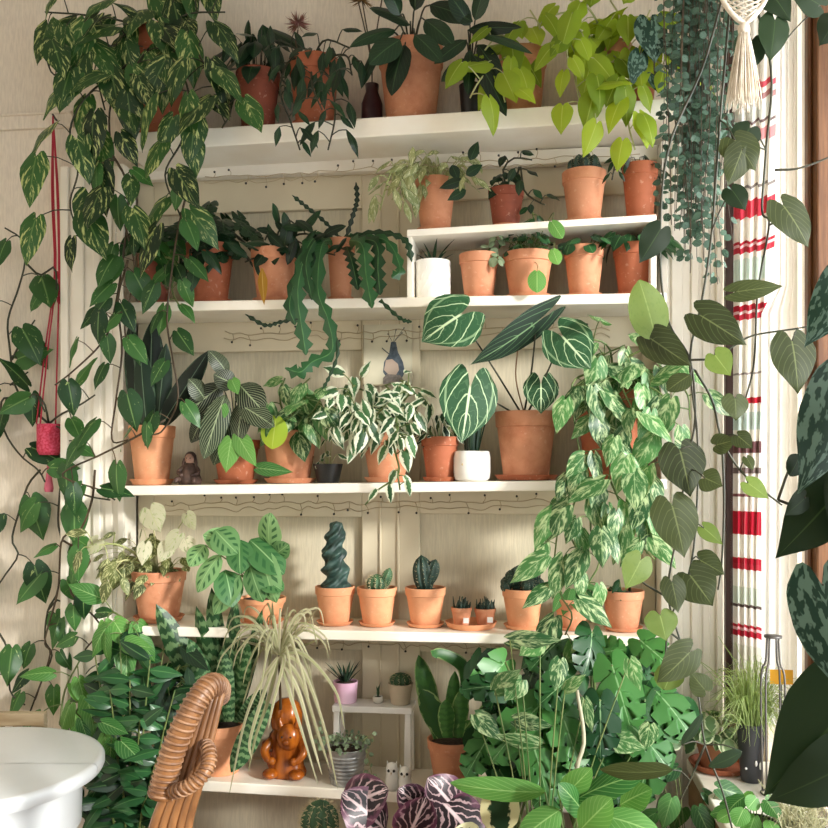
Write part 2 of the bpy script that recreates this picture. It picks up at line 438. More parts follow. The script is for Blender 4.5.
OLIVE = leaf_mat('olive leaf underside', '#3a4524', '#48532d', [(midrib(.05, .5), '#7d8858'), (lats(7, .5, .08, .3), '#717d50')], .5, .3)
OLIVL = leaf_mat('light olive leaf underside', '#76904a', '#8fa85c', [(midrib(.05, .4), '#a8bc78'), (spots(.6, 4, .3), '#5d7a3c')], .5, .45)
SILV = leaf_mat('silver blotched leaf', '#1c382a', '#264836', [(spots(.52, 3.0, .55), '#74907f')], .5, .12, .3)
DEEP = leaf_mat('deep green leaf', '#20351b', '#2a4024', [(midrib(.04, .4), '#4c6438')], .55, .2, .25)
HEARTS = leaf_mat('string of hearts leaf', '#344a3c', '#6c8876', [(marble(.5, .06, 2, 3), '#4c6a56')], .5, .2)
SNAKE = leaf_mat('banded snake plant leaf', '#26502f', '#376438', [(bands(11, .5), '#86a874')], .38, .1)
SNAKEG = leaf_mat('green snake plant leaf', '#356a34', '#5a9248', [(bands(7, .35), '#2a5030'), (margin(.9, .05, .5), '#a9c47c')], .36, .12)
SNAKED = leaf_mat('dark upright leaf', '#15291e', '#20402a', [(midrib(.05, .5), '#8aa88a'), (margin(.95, .05, .4), '#6c8c6c')], .32, .1)
DRAC = leaf_mat('pale striped strap leaf', '#b4b286', '#d3ccab', [(midrib(.4, .5), '#7f9150')], .5, .2)
CREAM = leaf_mat('cream mottled leaf', '#dcdcb2', '#eceacc', [(marble(.6, .06), '#7f9458'), (midrib(.06, .4), '#a8b478')], .42, .25)
CREAMD = leaf_mat('dull mottled leaf', '#55643a', '#7d8850', [(marble(.55, .06), '#c6c894')], .45, .2)
PALEV = leaf_mat('pale variegated leaf', '#9fb070', '#c4cc92', [(marble(.57, .05), '#e6e6c2'), (margin(.8, .08, .6), '#56703f')], .42, .3)
GRASS = leaf_mat('fine grass blade', '#9cba5c', '#c8dc98', [], .5, .4)
GREYL = leaf_mat('small grey green leaf', '#7d9672', '#a9bf98', [], .5, .2)
PEPR = leaf_mat('pale rounded leaf', '#5f9058', '#a8c890', [(margin(.72), '#d8e2bc')], .4, .25)
RUBB = leaf_mat('variegated rubber leaf', '#2a4a30', '#3c5c3c', [(margin(.52, .05), '#d5cfa0')], .3, .15)
CACT = plain('cactus skin', '#2c4a30', .6, c2='#3f6440', sc=40)
CACTD = plain('dark cactus skin', '#1c3026', .55, c2='#2c463a', sc=60, bmp=.6)
CACTB = plain('blue green cactus skin', '#1c302b', .5, c2='#3c5850', sc=40, bmp=.4)
SPINE = plain('cactus spines', '#d9c9a0', .6)
DRIED = plain('dried flower head', '#a06a66', .9, c2='#6e4a34', sc=60)
DRIEDB = plain('brown dried flower head', '#8a6838', .9, c2='#5c4424', sc=60)

# ------------------------------------------------------------------ shelves and room
XL, XR = P(66, 470, 0).x, P(720, 470, 0).x          # outer edges of the door casing
XI0, XI1 = P(126, 470, -.02).x, P(660, 470, -.02).x  # the recess between the casings
XW = .535                                            # window wall
RECESS = .075; YF = -.14
def shelf_line(l, r):
    a, b = P(*l, YF), P(*r, YF)
    return lambda x: a.z + (b.z - a.z) * (x - a.x) / (b.x - a.x)
Z1 = shelf_line((128, 133), (690, 97))
Z2 = shelf_line((140, 302), (640, 293))
Z3 = shelf_line((115, 486), (600, 480))
Z4 = shelf_line((225, 628), (645, 637))
Z5 = shelf_line((205, 781), (410, 793))
ZR = shelf_line((408, 228), (650, 213))              # the short riser shelf
def slab(m, x0, x1, zf, th, y0, y1):
    m.hexa([(x0, y0, zf(x0)-th), (x1, y0, zf(x1)-th), (x1, y1, zf(x1)-th), (x0, y1, zf(x0)-th), (x0, y0, zf(x0)), (x1, y0, zf(x1)), (x1, y1, zf(x1)), (x0, y1, zf(x0))])
g = 'long white plant shelves'
for zf, x0, x1, th, y1, lab in ((Z1, P(124,130,YF).x, P(692,100,YF).x, .05, .048, 'topmost long white shelf, directly on the lintel, under the big dark pothos'),
     (Z2, XI0, XI1, .026, .054, 'long white shelf carrying the fishbone cactus and the short riser shelf'),
     (Z3, P(108,487,YF).x, XI1, .026, .054, 'long white shelf carrying the white veined anthurium'),
     (Z4, XI0, XI1, .026, .054, 'long white shelf carrying the row of small cacti in terracotta pots'),
     (Z5, P(175,480,YF).x, XI1, .028, .054, 'lowest long white shelf, under the carved wooden animal and the metal bucket')):
    m = MB(); slab(m, x0 + .001, x1 - .001, zf, th, YF, y1)
    tag(m.build('wall_shelf', SHELFP, smooth=False, bevel=.003), lab, 'shelf', g)
# riser shelf in the second bay
r0, r1 = P(408, 228, -.10).x, P(655, 213, -.10).x
t = thing('riser_shelf', 'short white riser shelf standing on the right half of the second long shelf', 'shelf', (r0, -.05, Z2(r0)))
m = MB(); slab(m, r0, r1, ZR, .018, -.125, .05); m.build('top_board', SHELFP, t, False, .002)
for x in (r0, r1 - .014):
    m = MB(); m.hexa([(x, -.123, Z2(x)+.001), (x+.014, -.123, Z2(x+.014)+.001), (x+.014, .05, Z2(x+.014)+.001), (x, .05, Z2(x)+.001), (x, -.123, ZR(x)-.0181), (x+.014, -.123, ZR(x+.014)-.0181), (x+.014, .05, ZR(x+.014)-.0181), (x, .05, ZR(x)-.0181)])
    m.build('side_panel', SHELFP, t, False, .0015)

ZLINT = Z1((XI0 + XI1) / 2) - .075
m = MB()
m.box((-1.75, .05, 0), (XL + .01, .17, 2.75)); m.box((XL + .01, .05, ZLINT + .03), (XR - .01, .17, 2.75)); m.box((XR - .01, .05, 0), (XW + .3, .17, 2.75)); m.box((XL + .011, .175, 0), (XR - .011, .18, ZLINT + .04))
struct(m.build('wall_back', WALLP, smooth=False))
m = MB(); m.box((-1.85, -4.2, -.05), (XW + .3, .13, 0)); struct(m.build('floor', FLOORM, smooth=False))
m = MB(); m.box((-1.85, -2.9, 2.75), (XW + .3, .13, 2.8)); struct(m.build('ceiling', CEILM, smooth=False))
m = MB(); m.box((-1.85, -3.2, 0), (-1.75, .12, 2.75)); struct(m.build('wall_left', WALLP, smooth=False))
# door casing with grooves
def casing(x0, x1, name):
    m = MB(); z1 = ZLINT + .02; w = x1 - x0
    m.box((x0, -.022, 0), (x1, .05, z1))
    for a, b, d in ((.0, .12, .034), (.18, .36, .030), (.5, .62, .030), (.68, .8, .027), (.9, 1.0, .036)):
        m.box((x0 + a*w, -d, 0), (x0 + b*w, -.02, z1))
    return struct(m.build(name, PAINT, smooth=False, bevel=.003))
casing(XL, XI0, 'trim_1'); casing(XI1, XR, 'trim_2')
m = MB(); m.box((XI0, .02, ZLINT - .01), (XI1, .05, ZLINT + .03)); struct(m.build('trim_3', PAINT, smooth=False, bevel=.003))
zr = P(40, 121, .04).z
m = MB(); m.box((-1.75, .036, zr - .022), (XL - .001, .05, zr + .022)); m.box((-1.75, .028, zr + .016), (XL - .001, .05, zr + .024)); struct(m.build('trim_4', WALLP, smooth=False, bevel=.003))
# panelled double door closing the recess, behind the shelves
xa, xb, xc, xd = XI0, P(362, 400, .06).x, P(420, 400, .06).x, XI1
m = MB(); m.box((XI0, RECESS, 0), (XI1, .12, ZLINT)); struct(m.build('door_1', PANEL, smooth=False))
m = MB()
f0, f1 = RECESS - .018, RECESS - .0005
m.box((xa, f0, 0), (xa + .05, f1, ZLINT)); m.box((xb, f0, 0), (xc, f1, ZLINT)); m.box((xd - .035, f0, 0), (xd, f1, ZLINT))
m.box((xb + .05, f0 - .005, 0), (xb + .056, f0, ZLINT)); m.box((xb + .10, f0 - .005, 0), (xb + .108, f0, ZLINT))
for zf, h in ((Z1, .17), (Z2, .11), (Z3, .095), (Z4, .09), (Z5, .05)):
    for a, b in ((xa + .05, xb), (xc, xd - .035)):
        zc = zf((a + b) / 2); m.box((a, f0, zc - h), (b, f1, zc + .0))
for a, b in ((xa + .05, xb), (xc, xd - .035)): m.box((a, f0, 0), (b, f1, .12))
struct(m.build('trim_5', FRAMEP, smooth=False, bevel=.004))

# window wall, frame, glass, sill, curtain
ZS = .50
m = MB(); m.box((.505, -3.2, 0), (.76, .049, ZS - .03)); m.box((XW, -3.2, 2.5), (.76, .049, 2.75)); m.box((XW, -1.75, ZS - .03), (.76, -1.46, 2.5)); m.box((XW, -3.2, ZS - .03), (.76, -2.95, 2.5)); m.box((.64, .0, ZS - .03), (.76, .049, 2.5))
struct(m.build('wall_right', plain('window wall paint', '#d9cdba', .7), smooth=False))
m = MB()
for y0_, y1_ in ((-.305, -.24), (-.90, -.85), (-1.45, -1.40)): m.box((.667, y0_, ZS + .005), (.70, y1_, 2.5))
m.box((.657, -.275, ZS + .005), (.667, -.245, 2.5))
for z0_, z1_ in ((2.44, 2.5), (ZS + .005, ZS + .06)):
    m.box((.667, -1.40, z0_), (.70, -.90, z1_)); m.box((.667, -.85, z0_), (.70, -.305, z1_))
w = struct(m.build('window_1', WOODW, smooth=False, bevel=.004))
m = MB()
for y0_, y1_ in ((-1.80, -1.75), (-2.38, -2.33), (-2.95, -2.90)): m.box((.667, y0_, ZS + .005), (.70, y1_, 2.5))
for z0_, z1_ in ((2.44, 2.5), (ZS + .005, ZS + .06)):
    m.box((.667, -2.90, z0_), (.70, -2.38, z1_)); m.box((.667, -2.33, z0_), (.70, -1.80, z1_))
struct(m.build('added_window_frame', WOODW, smooth=False, bevel=.004))  # second window out of view, added to let sun reach table and chair
gm, nt, b = newmat('window glass')
tb = nt.nodes.new('ShaderNodeBsdfTransparent'); gl = nt.nodes.new('ShaderNodeBsdfGlossy'); gl.inputs['Roughness'].default_value = .02
mx = nt.nodes.new('ShaderNodeMixShader'); mx.inputs[0].default_value = .05
nt.links.new(tb.outputs[0], mx.inputs[1]); nt.links.new(gl.outputs[0], mx.inputs[2]); nt.links.new(mx.outputs[0], nt.nodes['Material Output'].inputs[0])
m = MB(); m.box((.682, -1.40, ZS + .06), (.686, -.90, 2.44)); m.box((.682, -.85, ZS + .06), (.686, -.305, 2.44)); m.box((.682, -.24, ZS + .005), (.686, -.001, 2.499)); struct(m.build('window_2', gm, smooth=False))
m = MB(); m.box((.682, -2.90, ZS + .06), (.686, -2.38, 2.44)); m.box((.682, -2.33, ZS + .06), (.686, -1.80, 2.44)); struct(m.build('added_window_glass', gm, smooth=False))  # panes of the added second window
m = MB(); m.box((.69, -.24, ZS + .001), (.74, -.115, 2.499)); struct(m.build('sun_block_post', PAINT, smooth=False, bevel=.002))  # post added behind the sheer curtain to keep sun off the right casing
m = MB(); m.box((XW - .008, -.03, ZS), (XW + .02, -.002, 2.5)); struct(m.build('trim_6', WOODD, smooth=False, bevel=.002))
m = MB(); m.box((.425, -1.98, ZS - .03), (.668, -.04, ZS)); struct(m.build('window_sill', SHELFP, smooth=False, bevel=.004))
m = MB(); m.box((.43, -1.98, ZS - .12), (.455, -.04, ZS - .031)); struct(m.build('trim_7', plain('sill apron wood', '#a8845c', .6, stretch=(1, 1, 10)), smooth=False))
m = MB(); m.box((.765, -2.2, 2.5), (1.75, .6, 2.56)); struct(m.build('added_eave', PAINT, smooth=False))          # unseen eave, added to keep the sun off the upper shelves
# curtain: plaid cloth
cm, nt, b = newmat('plaid curtain cloth')
co = nt.nodes.new('ShaderNodeSeparateXYZ'); nt.links.new(nt.nodes.new('ShaderNodeUVMap').outputs[0], co.inputs[0])
cr = nt.nodes.new('ShaderNodeValToRGB'); cr.color_ramp.interpolation = 'CONSTANT'
YC = -.06; zt, zb = P(750, -30, YC).z, P(750, 715, YC).z
def vz(py): return 1 - (P(750, py, YC).z - zb) / (zt - zb)
rows = [(-30,'#f3f1ea'),(46,'#b3a9a6'),(49,'#f3f1ea'),(81,'#d8606e'),(88,'#f3f1ea'),(95,'#b98a8a'),(99,'#eef1ec'),(119,'#7c6a6a'),(122,'#f3f1ea'),(130,'#d89a9e'),(140,'#f3f1ea'),(185,'#8f8886'),(188,'#f3f1ea'),(197,'#d6475a'),(216,'#f3f1ea'),(238,'#b8283c'),(243,'#f0ccd0'),(246,'#c03a4a'),(250,'#f3f1ea'),(258,'#d5e2da'),(280,'#f3f1ea'),(304,'#b8283c'),(309,'#f0d6d6'),(312,'#c2394a'),(317,'#f3f1ea'),(372,'#a09896'),(374,'#f3f1ea'),(395,'#c02e40'),(402,'#f3f1ea'),(411,'#cfdcd6'),(428,'#f3f1ea'),(441,'#7a5658'),(451,'#ece8e2'),(466,'#8a7a78'),(471,'#ece8e2'),(492,'#8a5a5e'),(496,'#f0ece6'),(511,'#bf2a3e'),(534,'#f3f1ea'),(557,'#b8283c'),(561,'#f0ccd0'),(563,'#c03a4a'),(567,'#f3f1ea'),(585,'#d6ddd2'),(603,'#5c4a48'),(606,'#ece8e2'),(622,'#b8283c'),(626,'#ecc6ca'),(628,'#b8283c'),(634,'#ece8e2'),(645,'#d8d6ca')]
e = cr.color_ramp.elements
# ramps hold at most 32 stops: split the bands over two ramps
half = 26
def fill(ramp, rr):
    el = ramp.color_ramp.elements; ramp.color_ramp.interpolation = 'CONSTANT'
    el[0].position = 0; el[0].color = S(rr[0][1]); el[1].position = vz(rr[1][0]); el[1].color = S(rr[1][1])
    for py, c in rr[2:]:
        q = el.new(vz(py)); q.color = S(c)
fill(cr, rows[:half]); cr2 = nt.nodes.new('ShaderNodeValToRGB'); fill(cr2, [(-30, rows[half-1][1])] + rows[half:])
vv = X(nt, co.outputs[1]); uu = X(nt, co.outputs[0])
for c_ in (cr, cr2): nt.links.new(vv.k, c_.inputs[0])
col = mixc(nt, vv.m('GREATER_THAN', vz(rows[half][0]) - .002), cr.outputs[0], cr2.outputs[0])
col = mixc(nt, ((uu * 7.0).fract() - .5).abs().sm(.02, .05).inv() * .3, col, S('#b9b2ac'))
nt.links.new(col, b.inputs['Base Color']); b.inputs['Roughness'].default_value = .9
tt = nt.nodes.new('ShaderNodeBsdfTranslucent'); nt.links.new(col, tt.inputs[0]); mx = nt.nodes.new('ShaderNodeMixShader'); mx.inputs[0].default_value = .5
nt.links.new(b.outputs[0], mx.inputs[1]); nt.links.new(tt.outputs[0], mx.inputs[2]); nt.links.new(mx.outputs[0], nt.nodes['Material Output'].inputs[0])
m = MB(); NU, NZ = 60, 40; rows_ = []
for j in range(NZ + 1):
    py = -30 + 745 * j / NZ; z = zt + (zb - zt) * j / NZ; right = 781 - 20 * min(1, max(0, (py - 60) / 480)); e0, e1 = P(731, 300, -.03), P(right, 300, -.10)
    rows_.append([m.vert((e0.x + (e1.x - e0.x) * i / NU, e0.y + (e1.y - e0.y) * i / NU + .012 * math.sin(i / NU * 30 + .3 * math.sin(j * .12)) + .004 * math.sin(i * .9), z), i / NU, j / NZ) for i in range(NU + 1)])
for a, b_ in zip(rows_, rows_[1:]):
    for i in range(NU): m.f.append((a[i], a[i+1], b_[i+1], b_[i]))
tag(m.build('curtain', cm), 'red and white plaid curtain hanging at the window', 'curtain')
m = MB(); rows_ = []
for j in range(31):
    py = -30 + 745 * j / 30; z = zt + (zb - zt) * j / 30; e0, e1 = P(762 if py > 300 else 776, 300, -.125), P(797, 300, -.17)
    rows_.append([m.vert((e0.x + (e1.x - e0.x) * i / 24, e0.y + (e1.y - e0.y) * i / 24 + .006 * math.sin(i / 24 * 22 + .1 * j), z), i / 24, j / 30) for i in range(25)])
for a, b_ in zip(rows_, rows_[1:]):
    for i in range(24): m.f.append((a[i], a[i+1], b_[i+1], b_[i]))
tag(m.build('sheer_curtain', plain('sheer white cloth', '#fdfdfb', .9, c2='#f8f9f6', tr=.7)), 'narrow white sheer curtain between the plaid curtain and the wooden window frame', 'curtain')
m = MB(); m.tube([V((.545, -.065, zt + .012)), V((.66, -.065, zt + .012))], .008, seg=10); tag(m.build('curtain_rail', WOODD), 'slim dark rail above the plaid curtain', 'curtain rail')

# ------------------------------------------------------------------ pots
def lathe_pot(root, c, R, H, mat, saucer=True, smat=None, soil=True, rim=True, taper=.7):
    z0 = .012 * (H / .1) if saucer else 0.0
    if saucer:
        m = MB(); sh = max(.1 * H, .008); m.lathe(c, [(R*.72, 0), (R*.80, .001), (R*.93, sh), (R*.89, sh), (R*.78, z0*.6), (.001, z0*.6)], 32); m.build('saucer', smat or mat, root, auto=40)
    c2 = c + UP * z0 * .65; H2 = H - z0 * .65
    m = MB()
    if rim: pr = [(.001, 0), (R*taper, 0), (R*(taper+.02), .004), (R*.925, H2*.77), (R*.975, H2*.785), (R*1.0, H2*.99), (R*.985, H2), (R*.93, H2), (R*.91, H2*.97), (R*.87, H2*.86), (.001, H2*.85)]
    else: pr = [(.001, 0), (R*taper, 0), (R*(taper+.04), .004), (R*.97, H2*.9), (R, H2), (R*.92, H2), (R*.9, H2*.9), (.001, H2*.88)]
    m.lathe(c2, pr, 36); m.build('pot', mat, root, auto=35)
    top = c2 + UP * H2 * .88
    if soil:
        m = MB(); m.lathe(top - UP * .002, [(R*.875, 0), (R*.86, .003), (R*.5, .008), (.001, .009)], 24); m.build('soil', SOIL, root)
    return top
def pot(name, label, zf, x0, x1, yt, Y=-.05, mat=TER, cat_='potted plant', group=None, **kw):
    pc = (x0 + x1) / 2; a = P(pc, yt, Y); c = V((a.x, a.y, zf(a.x) + .0008)); k = mpp(pc, Y)
    root = thing(name, label, cat_, c, group)
    R = (x1 - x0) / 2 * k
    top = lathe_pot(root, c, R, a.z - c.z, mat, **kw)
    return root, top, R, k
def fin(root, lf, st, lm, sm, ln='foliage', sn='stems'):
    if lf.f: lf.build(ln, lm, root)
    if st.f: st.build(sn, sm, root)
def nb(zf=None): return MB(RECESS - .03, zf), MB(RECESS - .03, zf)
# ================================================================== top shelf
G1 = 'potted plants on the topmost shelf'; G2 = 'potted plants in the second bay'; GR = 'pots on the riser shelf'; G3 = 'potted plants on the anthurium shelf'; G4 = 'pots on the cactus shelf'; G5 = 'plants on the lowest shelf'
A = -.20
# the huge dark pothos, upper left
root, top, R, k = pot('potted_pothos', 'huge dark streaked pothos on the topmost shelf, trailing down the left door casing', Z1, 124, 187, 36, -.045, TERB, group=G1)
lf, st = MB(.045), MB(.045)
c = (155, 40, -.07)
Lp = dict(L=45, W=.6, step=16.5, spread=9, size=(.7, 1.2))
for pts in ([c, (125,22,-.13), (85,15,-.17), (45,12,-.17)],
            [c, (115,45,-.15), (80,60,-.19), (55,75,-.19), (45,55,-.18)],
            [c, (120,70,-.17), (88,95,-.2), (70,130,-.2), (78,170,-.2), (70,205,-.19), (82,240,-.19)],
            [c, (150,15,-.08), (165,-15,-.08), (215,-10,-.1)], [c, (185,15,-.1), (225,12,-.13)],
            [c, (190,45,-.15), (213,80,-.19), (230,110,-.19), (222,128,-.19)],
            [c, (175,60,-.17), (190,100,-.2), (182,140,-.2), (165,175,-.2), (180,215,-.2), (190,240,-.19)],
            [c, (140,60,-.17), (112,100,-.2), (112,150,-.2), (128,185,-.2), (125,225,-.2)],
            [c, (105,30,-.12), (75,38,-.16), (95,75,-.18), (105,110,-.19)]):
    vine(lf, st, pts, **Lp)
lf.build('foliage', POTHOS, root); st.build('vine', STEMD, root)
lf, st = MB(), MB()
for pts in ([(110,150,-.2),(128,190,-.2),(122,265,-.18),(112,320,-.17),(100,345,-.17),(72,372,-.17),(55,385,-.15)],
            [(125,225,-.2),(135,270,-.19),(125,320,-.19),(128,355,-.18)],
            [(128,260,-.2),(118,300,-.19),(122,350,-.19),(116,400,-.19),(112,440,-.18),(128,440,-.18)]):
    vine(lf, st, pts, L=34, W=.62, step=25, spread=8)
vine(lf, st, [(190,180,-.22),(178,230,-.21),(172,270,-.21),(167,320,-.2),(173,360,-.2),(178,400,-.2),(163,430,-.2),(150,435,-.2)], L=30, W=.62, step=30, spread=4)
vine(lf, st, [(165,420,-.2),(130,440,-.2),(100,455,-.19),(62,475,-.15),(100,490,-.17),(115,500,-.17)], L=34, W=.58, step=27, spread=6)
vine(lf, st, [(95,470,-.17),(92,500,-.15),(80,530,-.12),(62,540,-.08),(58,590,-.04),(45,640,-.03),(50,655,-.03),(35,700,-.03)], L=29, W=.62, step=40, spread=5)
vine(lf, st, [(62,540,-.06),(90,560,-.08),(70,590,-.06),(100,625,-.08),(85,650,-.1)], L=28, W=.66, step=26, spread=6)
lf.build('trailing_foliage', JADE, root); st.build('trailing_vine', STEMB, root)

root, top, R, k = pot('potted_philodendron', 'dark narrow leaved plant in a brown red pot, just right of the huge dark pothos', Z1, 236, 280, 74, -.05, TERD, group=G1)
lf, st = nb(Z1)
bush(lf, st, top, 30, (.10, .06, .22), .10, .5, 'ovate', h=(.15, .95), out=.6, down=.6)
fin(root, lf, st, DARK, STEMD)

root, top, R, k = pot('potted_tradescantia', 'trailing dark plant with a pink tufted dried bloom, on the topmost shelf', Z1, 289, 340, 62, -.055, TERB, group=G1)
lf, st = nb()
for pts in ([(312,62,-.06),(290,60,-.13),(280,90,-.19),(290,120,-.19),(300,150,-.19)], [(315,62,-.06),(330,80,-.15),(335,115,-.19),(328,150,-.19)],
            [(316,60,-.06),(345,55,-.13),(352,75,-.18)], [(312,60,-.06),(280,40,-.1),(265,50,-.12)], [(312,60,-.06),(325,40,-.1),(350,48,-.12)], [(312,62,-.06),(312,85,-.17),(322,110,-.2)]):
    vine(lf, st, pts, L=26, W=.36, step=9, shape='lance', spread=5, down=.9)
fin(root, lf, st, DARK, STEMD)
for nm, hx, hy, bx, by, Y, mt, rt in (('dried_flower', 298, 24, 306, 66, -.03, DRIED, root),):
    m = MB(); m.tube(cat([P(bx, by, Y), P(296, 45, Y), P(hx, hy + 6, Y)], 8), .002, seg=5); s_ = m.build('dried_stem', STEMB, rt)
    m = MB()
    for i in range(110):
        d = rv(1); d.z = d.z * .8 + .15; d.normalize(); m.leaf(P(hx, hy, Y) + d * .004, d, rv(1), .036 * rnd.uniform(.7, 1.1), .0035, 'grass', .2, nu=2, nv=1)
    m.build('dried_flower_head', mt, rt)

# dark slim vase with the brown dried flowers
a = P(372, 85, -.03); c = V((a.x, a.y, Z1(a.x) + .0008)); rt = thing('bottle_vase', 'slim dark vase holding brown dried flowers, beside the largest pot on the topmost shelf', 'vase', c)
m = MB(); H = a.z - c.z; m.lathe(c, [(.001, 0), (.026, 0), (.029, .02), (.029, H*.6), (.017, H*.85), (.019, H), (.014, H), (.013, H*.8), (.001, H*.8)], 24); m.build('vase_body', plain('dark plum glass', '#3a1f22', .3), rt)
m = MB(); hd = MB()
for hx, hy in ((362, 0), (384, -14), (353, -20)):
    h = P(hx, hy, -.03); m.tube(cat([c + UP * H * .7, c + UP * H * 1.3 + (h - c) * .1, h], 8), .002, seg=5)
    for i in range(80):
        d = rv(1); d.z = d.z * .8 + .15; d.normalize(); hd.leaf(h + d * .004, d, rv(1), .036 * rnd.uniform(.7, 1.1), .004, 'grass', .2, nu=2, nv=1)
m.build('dried_stem', STEMB, rt); hd.build('dried_flower_head', DRIEDB, rt)

root, top, R, k = pot('potted_philodendron', 'largest terracotta pot on the topmost shelf, with broad dark drooping leaves', Z1, 378, 444, 50, -.04, TER, group=G1, saucer=False)
st = MB()
leaves = [((400,40),(371,62),26),((405,45),(392,92),24),((415,35),(440,60),20),((395,30),(352,45),18),((410,25),(372,8),18),((425,20),(452,44),22),((415,10),(420,-30),24),((430,5),(470,20),22),((400,15),(385,-15),20),((385,40),(362,85),14)]
for b_, t_, w_ in leaves:
    Yb = -.1 - rnd.uniform(0, .06); q = P(*b_, Yb)
    st.tube(cat([top, top.lerp(q, .6) + UP * .04, q], 8), .0028, .002, 5)
    pxleaf((*b_, Yb), (*t_, Yb - .04), w_, 'oval', droop=.6, roll=rnd.uniform(-25, 25), pitch=25, fold=.2).build('leaf', DARK, root)
st.build('stems', STEMD, root)

root, top, R, k = pot('potted_philodendron', 'dark plant with long strap leaves in a small black box, left of the lime pothos', Z1, 459, 482, 86, -.05, BLACKP, group=G1, saucer=False, rim=False)
st = MB()
for b_, t_, w_ in (((470,60),(443,80),16),((473,55),(505,112),20),((468,30),(520,28),14),((470,25),(450,-5),18),((466,40),(436,62),16),((478,45),(500,75),18),((475,20),(488,-20),18),((480,35),(530,52),12),((470,50),(468,92),14)):
    Yb = -.12 - rnd.uniform(0, .05); q = P(*b_, Yb)
    st.tube(cat([top, top.lerp(q, .5) + UP * .04, q], 8), .0028, .002, 5)
    pxleaf((*b_, Yb), (*t_, Yb - .04), w_, 'oval', droop=.5, roll=rnd.uniform(-30, 30), pitch=20, fold=.2).build('leaf', DARK, root)
st.build('stems', STEMD, root)

for lab, x0, x1, yt, vs in (('lime green pothos on the topmost shelf, in the pot left of the other lime pothos', 499, 547, 54,
        ([(523,55,-.06),(500,60,-.14),(480,80,-.19),(470,98,-.19)], [(523,50,-.06),(540,30,-.13),(530,10,-.13)], [(505,60,-.1),(503,90,-.18),(505,102,-.2)], [(523,50,-.06),(500,35,-.13),(485,50,-.16)])),
       ('lime green pothos spilling over the right part of the topmost shelf', 586, 632, 48,
        ([(608,48,-.06),(580,30,-.15),(568,40,-.19),(568,75,-.2)], [(608,45,-.06),(590,10,-.14),(570,0,-.17)], [(608,48,-.06),(605,75,-.19),(595,110,-.2),(585,95,-.2)], [(610,48,-.06),(640,30,-.15),(650,10,-.15)], [(610,50,-.06),(630,80,-.19),(628,120,-.21),(635,150,-.2)], [(608,45,-.06),(620,20,-.12),(610,0,-.13)], [(605,50,-.06),(575,60,-.17),(580,105,-.2)], [(612,50,-.06),(655,60,-.17),(675,80,-.19),(680,30,-.17)], [(610,48,-.06),(570,15,-.1),(555,15,-.12)]))):
    root, top, R, k = pot('potted_pothos', lab, Z1, x0, x1, yt, -.05, TER, group=G1)
    lf, st = nb()
    for v_ in vs: vine(lf, st, v_, L=33, W=.68, step=13, spread=7, face=1.0)
    fin(root, lf, st, NEON, STEMY)
root, top, R, k = pot('potted_scindapsus', 'silver flecked dark leaved plant in the rightmost terracotta pot on the topmost shelf', Z1, 618, 658, 64, -.07, TERB, group=G1)
st = MB()
for b_, t_, w_ in (((650,22),(655,62),36),((640,55),(632,85),22),((665,40),(690,60),26),((655,75),(668,98),20)):
    q = P(*b_, -.2); st.tube(cat([top, top.lerp(q, .5) + UP * .03 + TOW * .05, q], 8), .0022, .0018, 5)
    pxleaf((*b_, -.2), (*t_, -.2), w_, 'heart', droop=.4, roll=-10).build('leaf', SILV, root)
st.build('stems', STEMD, root)

# ================================================================== riser shelf
root, top, R, k = pot('potted_syngonium', 'pale variegated plant in a terracotta pot, leftmost on the riser shelf', ZR, 415, 456, 181, -.05, TER, group=GR)
lf, st = nb()
bush(lf, st, top, 60, (.13, .07, .13), .052, .42, 'lance', h=(.1, 1), out=.8, down=.6)
vine(lf, st, [(432,182,-.06),(405,160,-.12),(390,175,-.14),(380,210,-.14)], L=26, W=.38, step=7, shape='lance'); vine(lf, st, [(432,182,-.06),(412,175,-.12),(392,200,-.14)], L=24, W=.38, step=7, shape='lance')
vine(lf, st, [(440,182,-.06),(462,165,-.1),(476,185,-.13)], L=22, W=.4, step=9, shape='lance')
fin(root, lf, st, PALEV, STEMY)
lf, st = MB(), MB()
for b_, t_ in (((463,180),(440,188)), ((466,190),(448,200)), ((452,165),(458,180)), ((470,160),(478,142)), ((466,175),(482,165))): pxleaf((*b_, -.13), (*t_, -.13), 11, 'ovate', droop=.4, lf=lf)
lf.build('dark_leaves', DARK, root)

root, top, R, k = pot('potted_vine', 'thin dark round leaved vine in a brown red pot on the riser shelf', ZR, 488, 524, 190, -.05, TERD, group=GR, smat=TER)
lf, st = nb(ZR)
bush(lf, st, top, 12, (.06, .04, .08), .034, .6, 'ovate', h=(.1, 1), down=.7)
vine(lf, st, [(507,190,-.05),(503,170,-.06),(514,158,-.07),(532,160,-.08)], L=17, W=.6, step=12, shape='ovate', spread=2)
vine(lf, st, [(515,190,-.06),(520,165,-.08),(524,190,-.1),(535,200,-.12),(545,205,-.14)], L=15, W=.6, step=12, shape='ovate', spread=2)
fin(root, lf, st, DARK, STEMD)

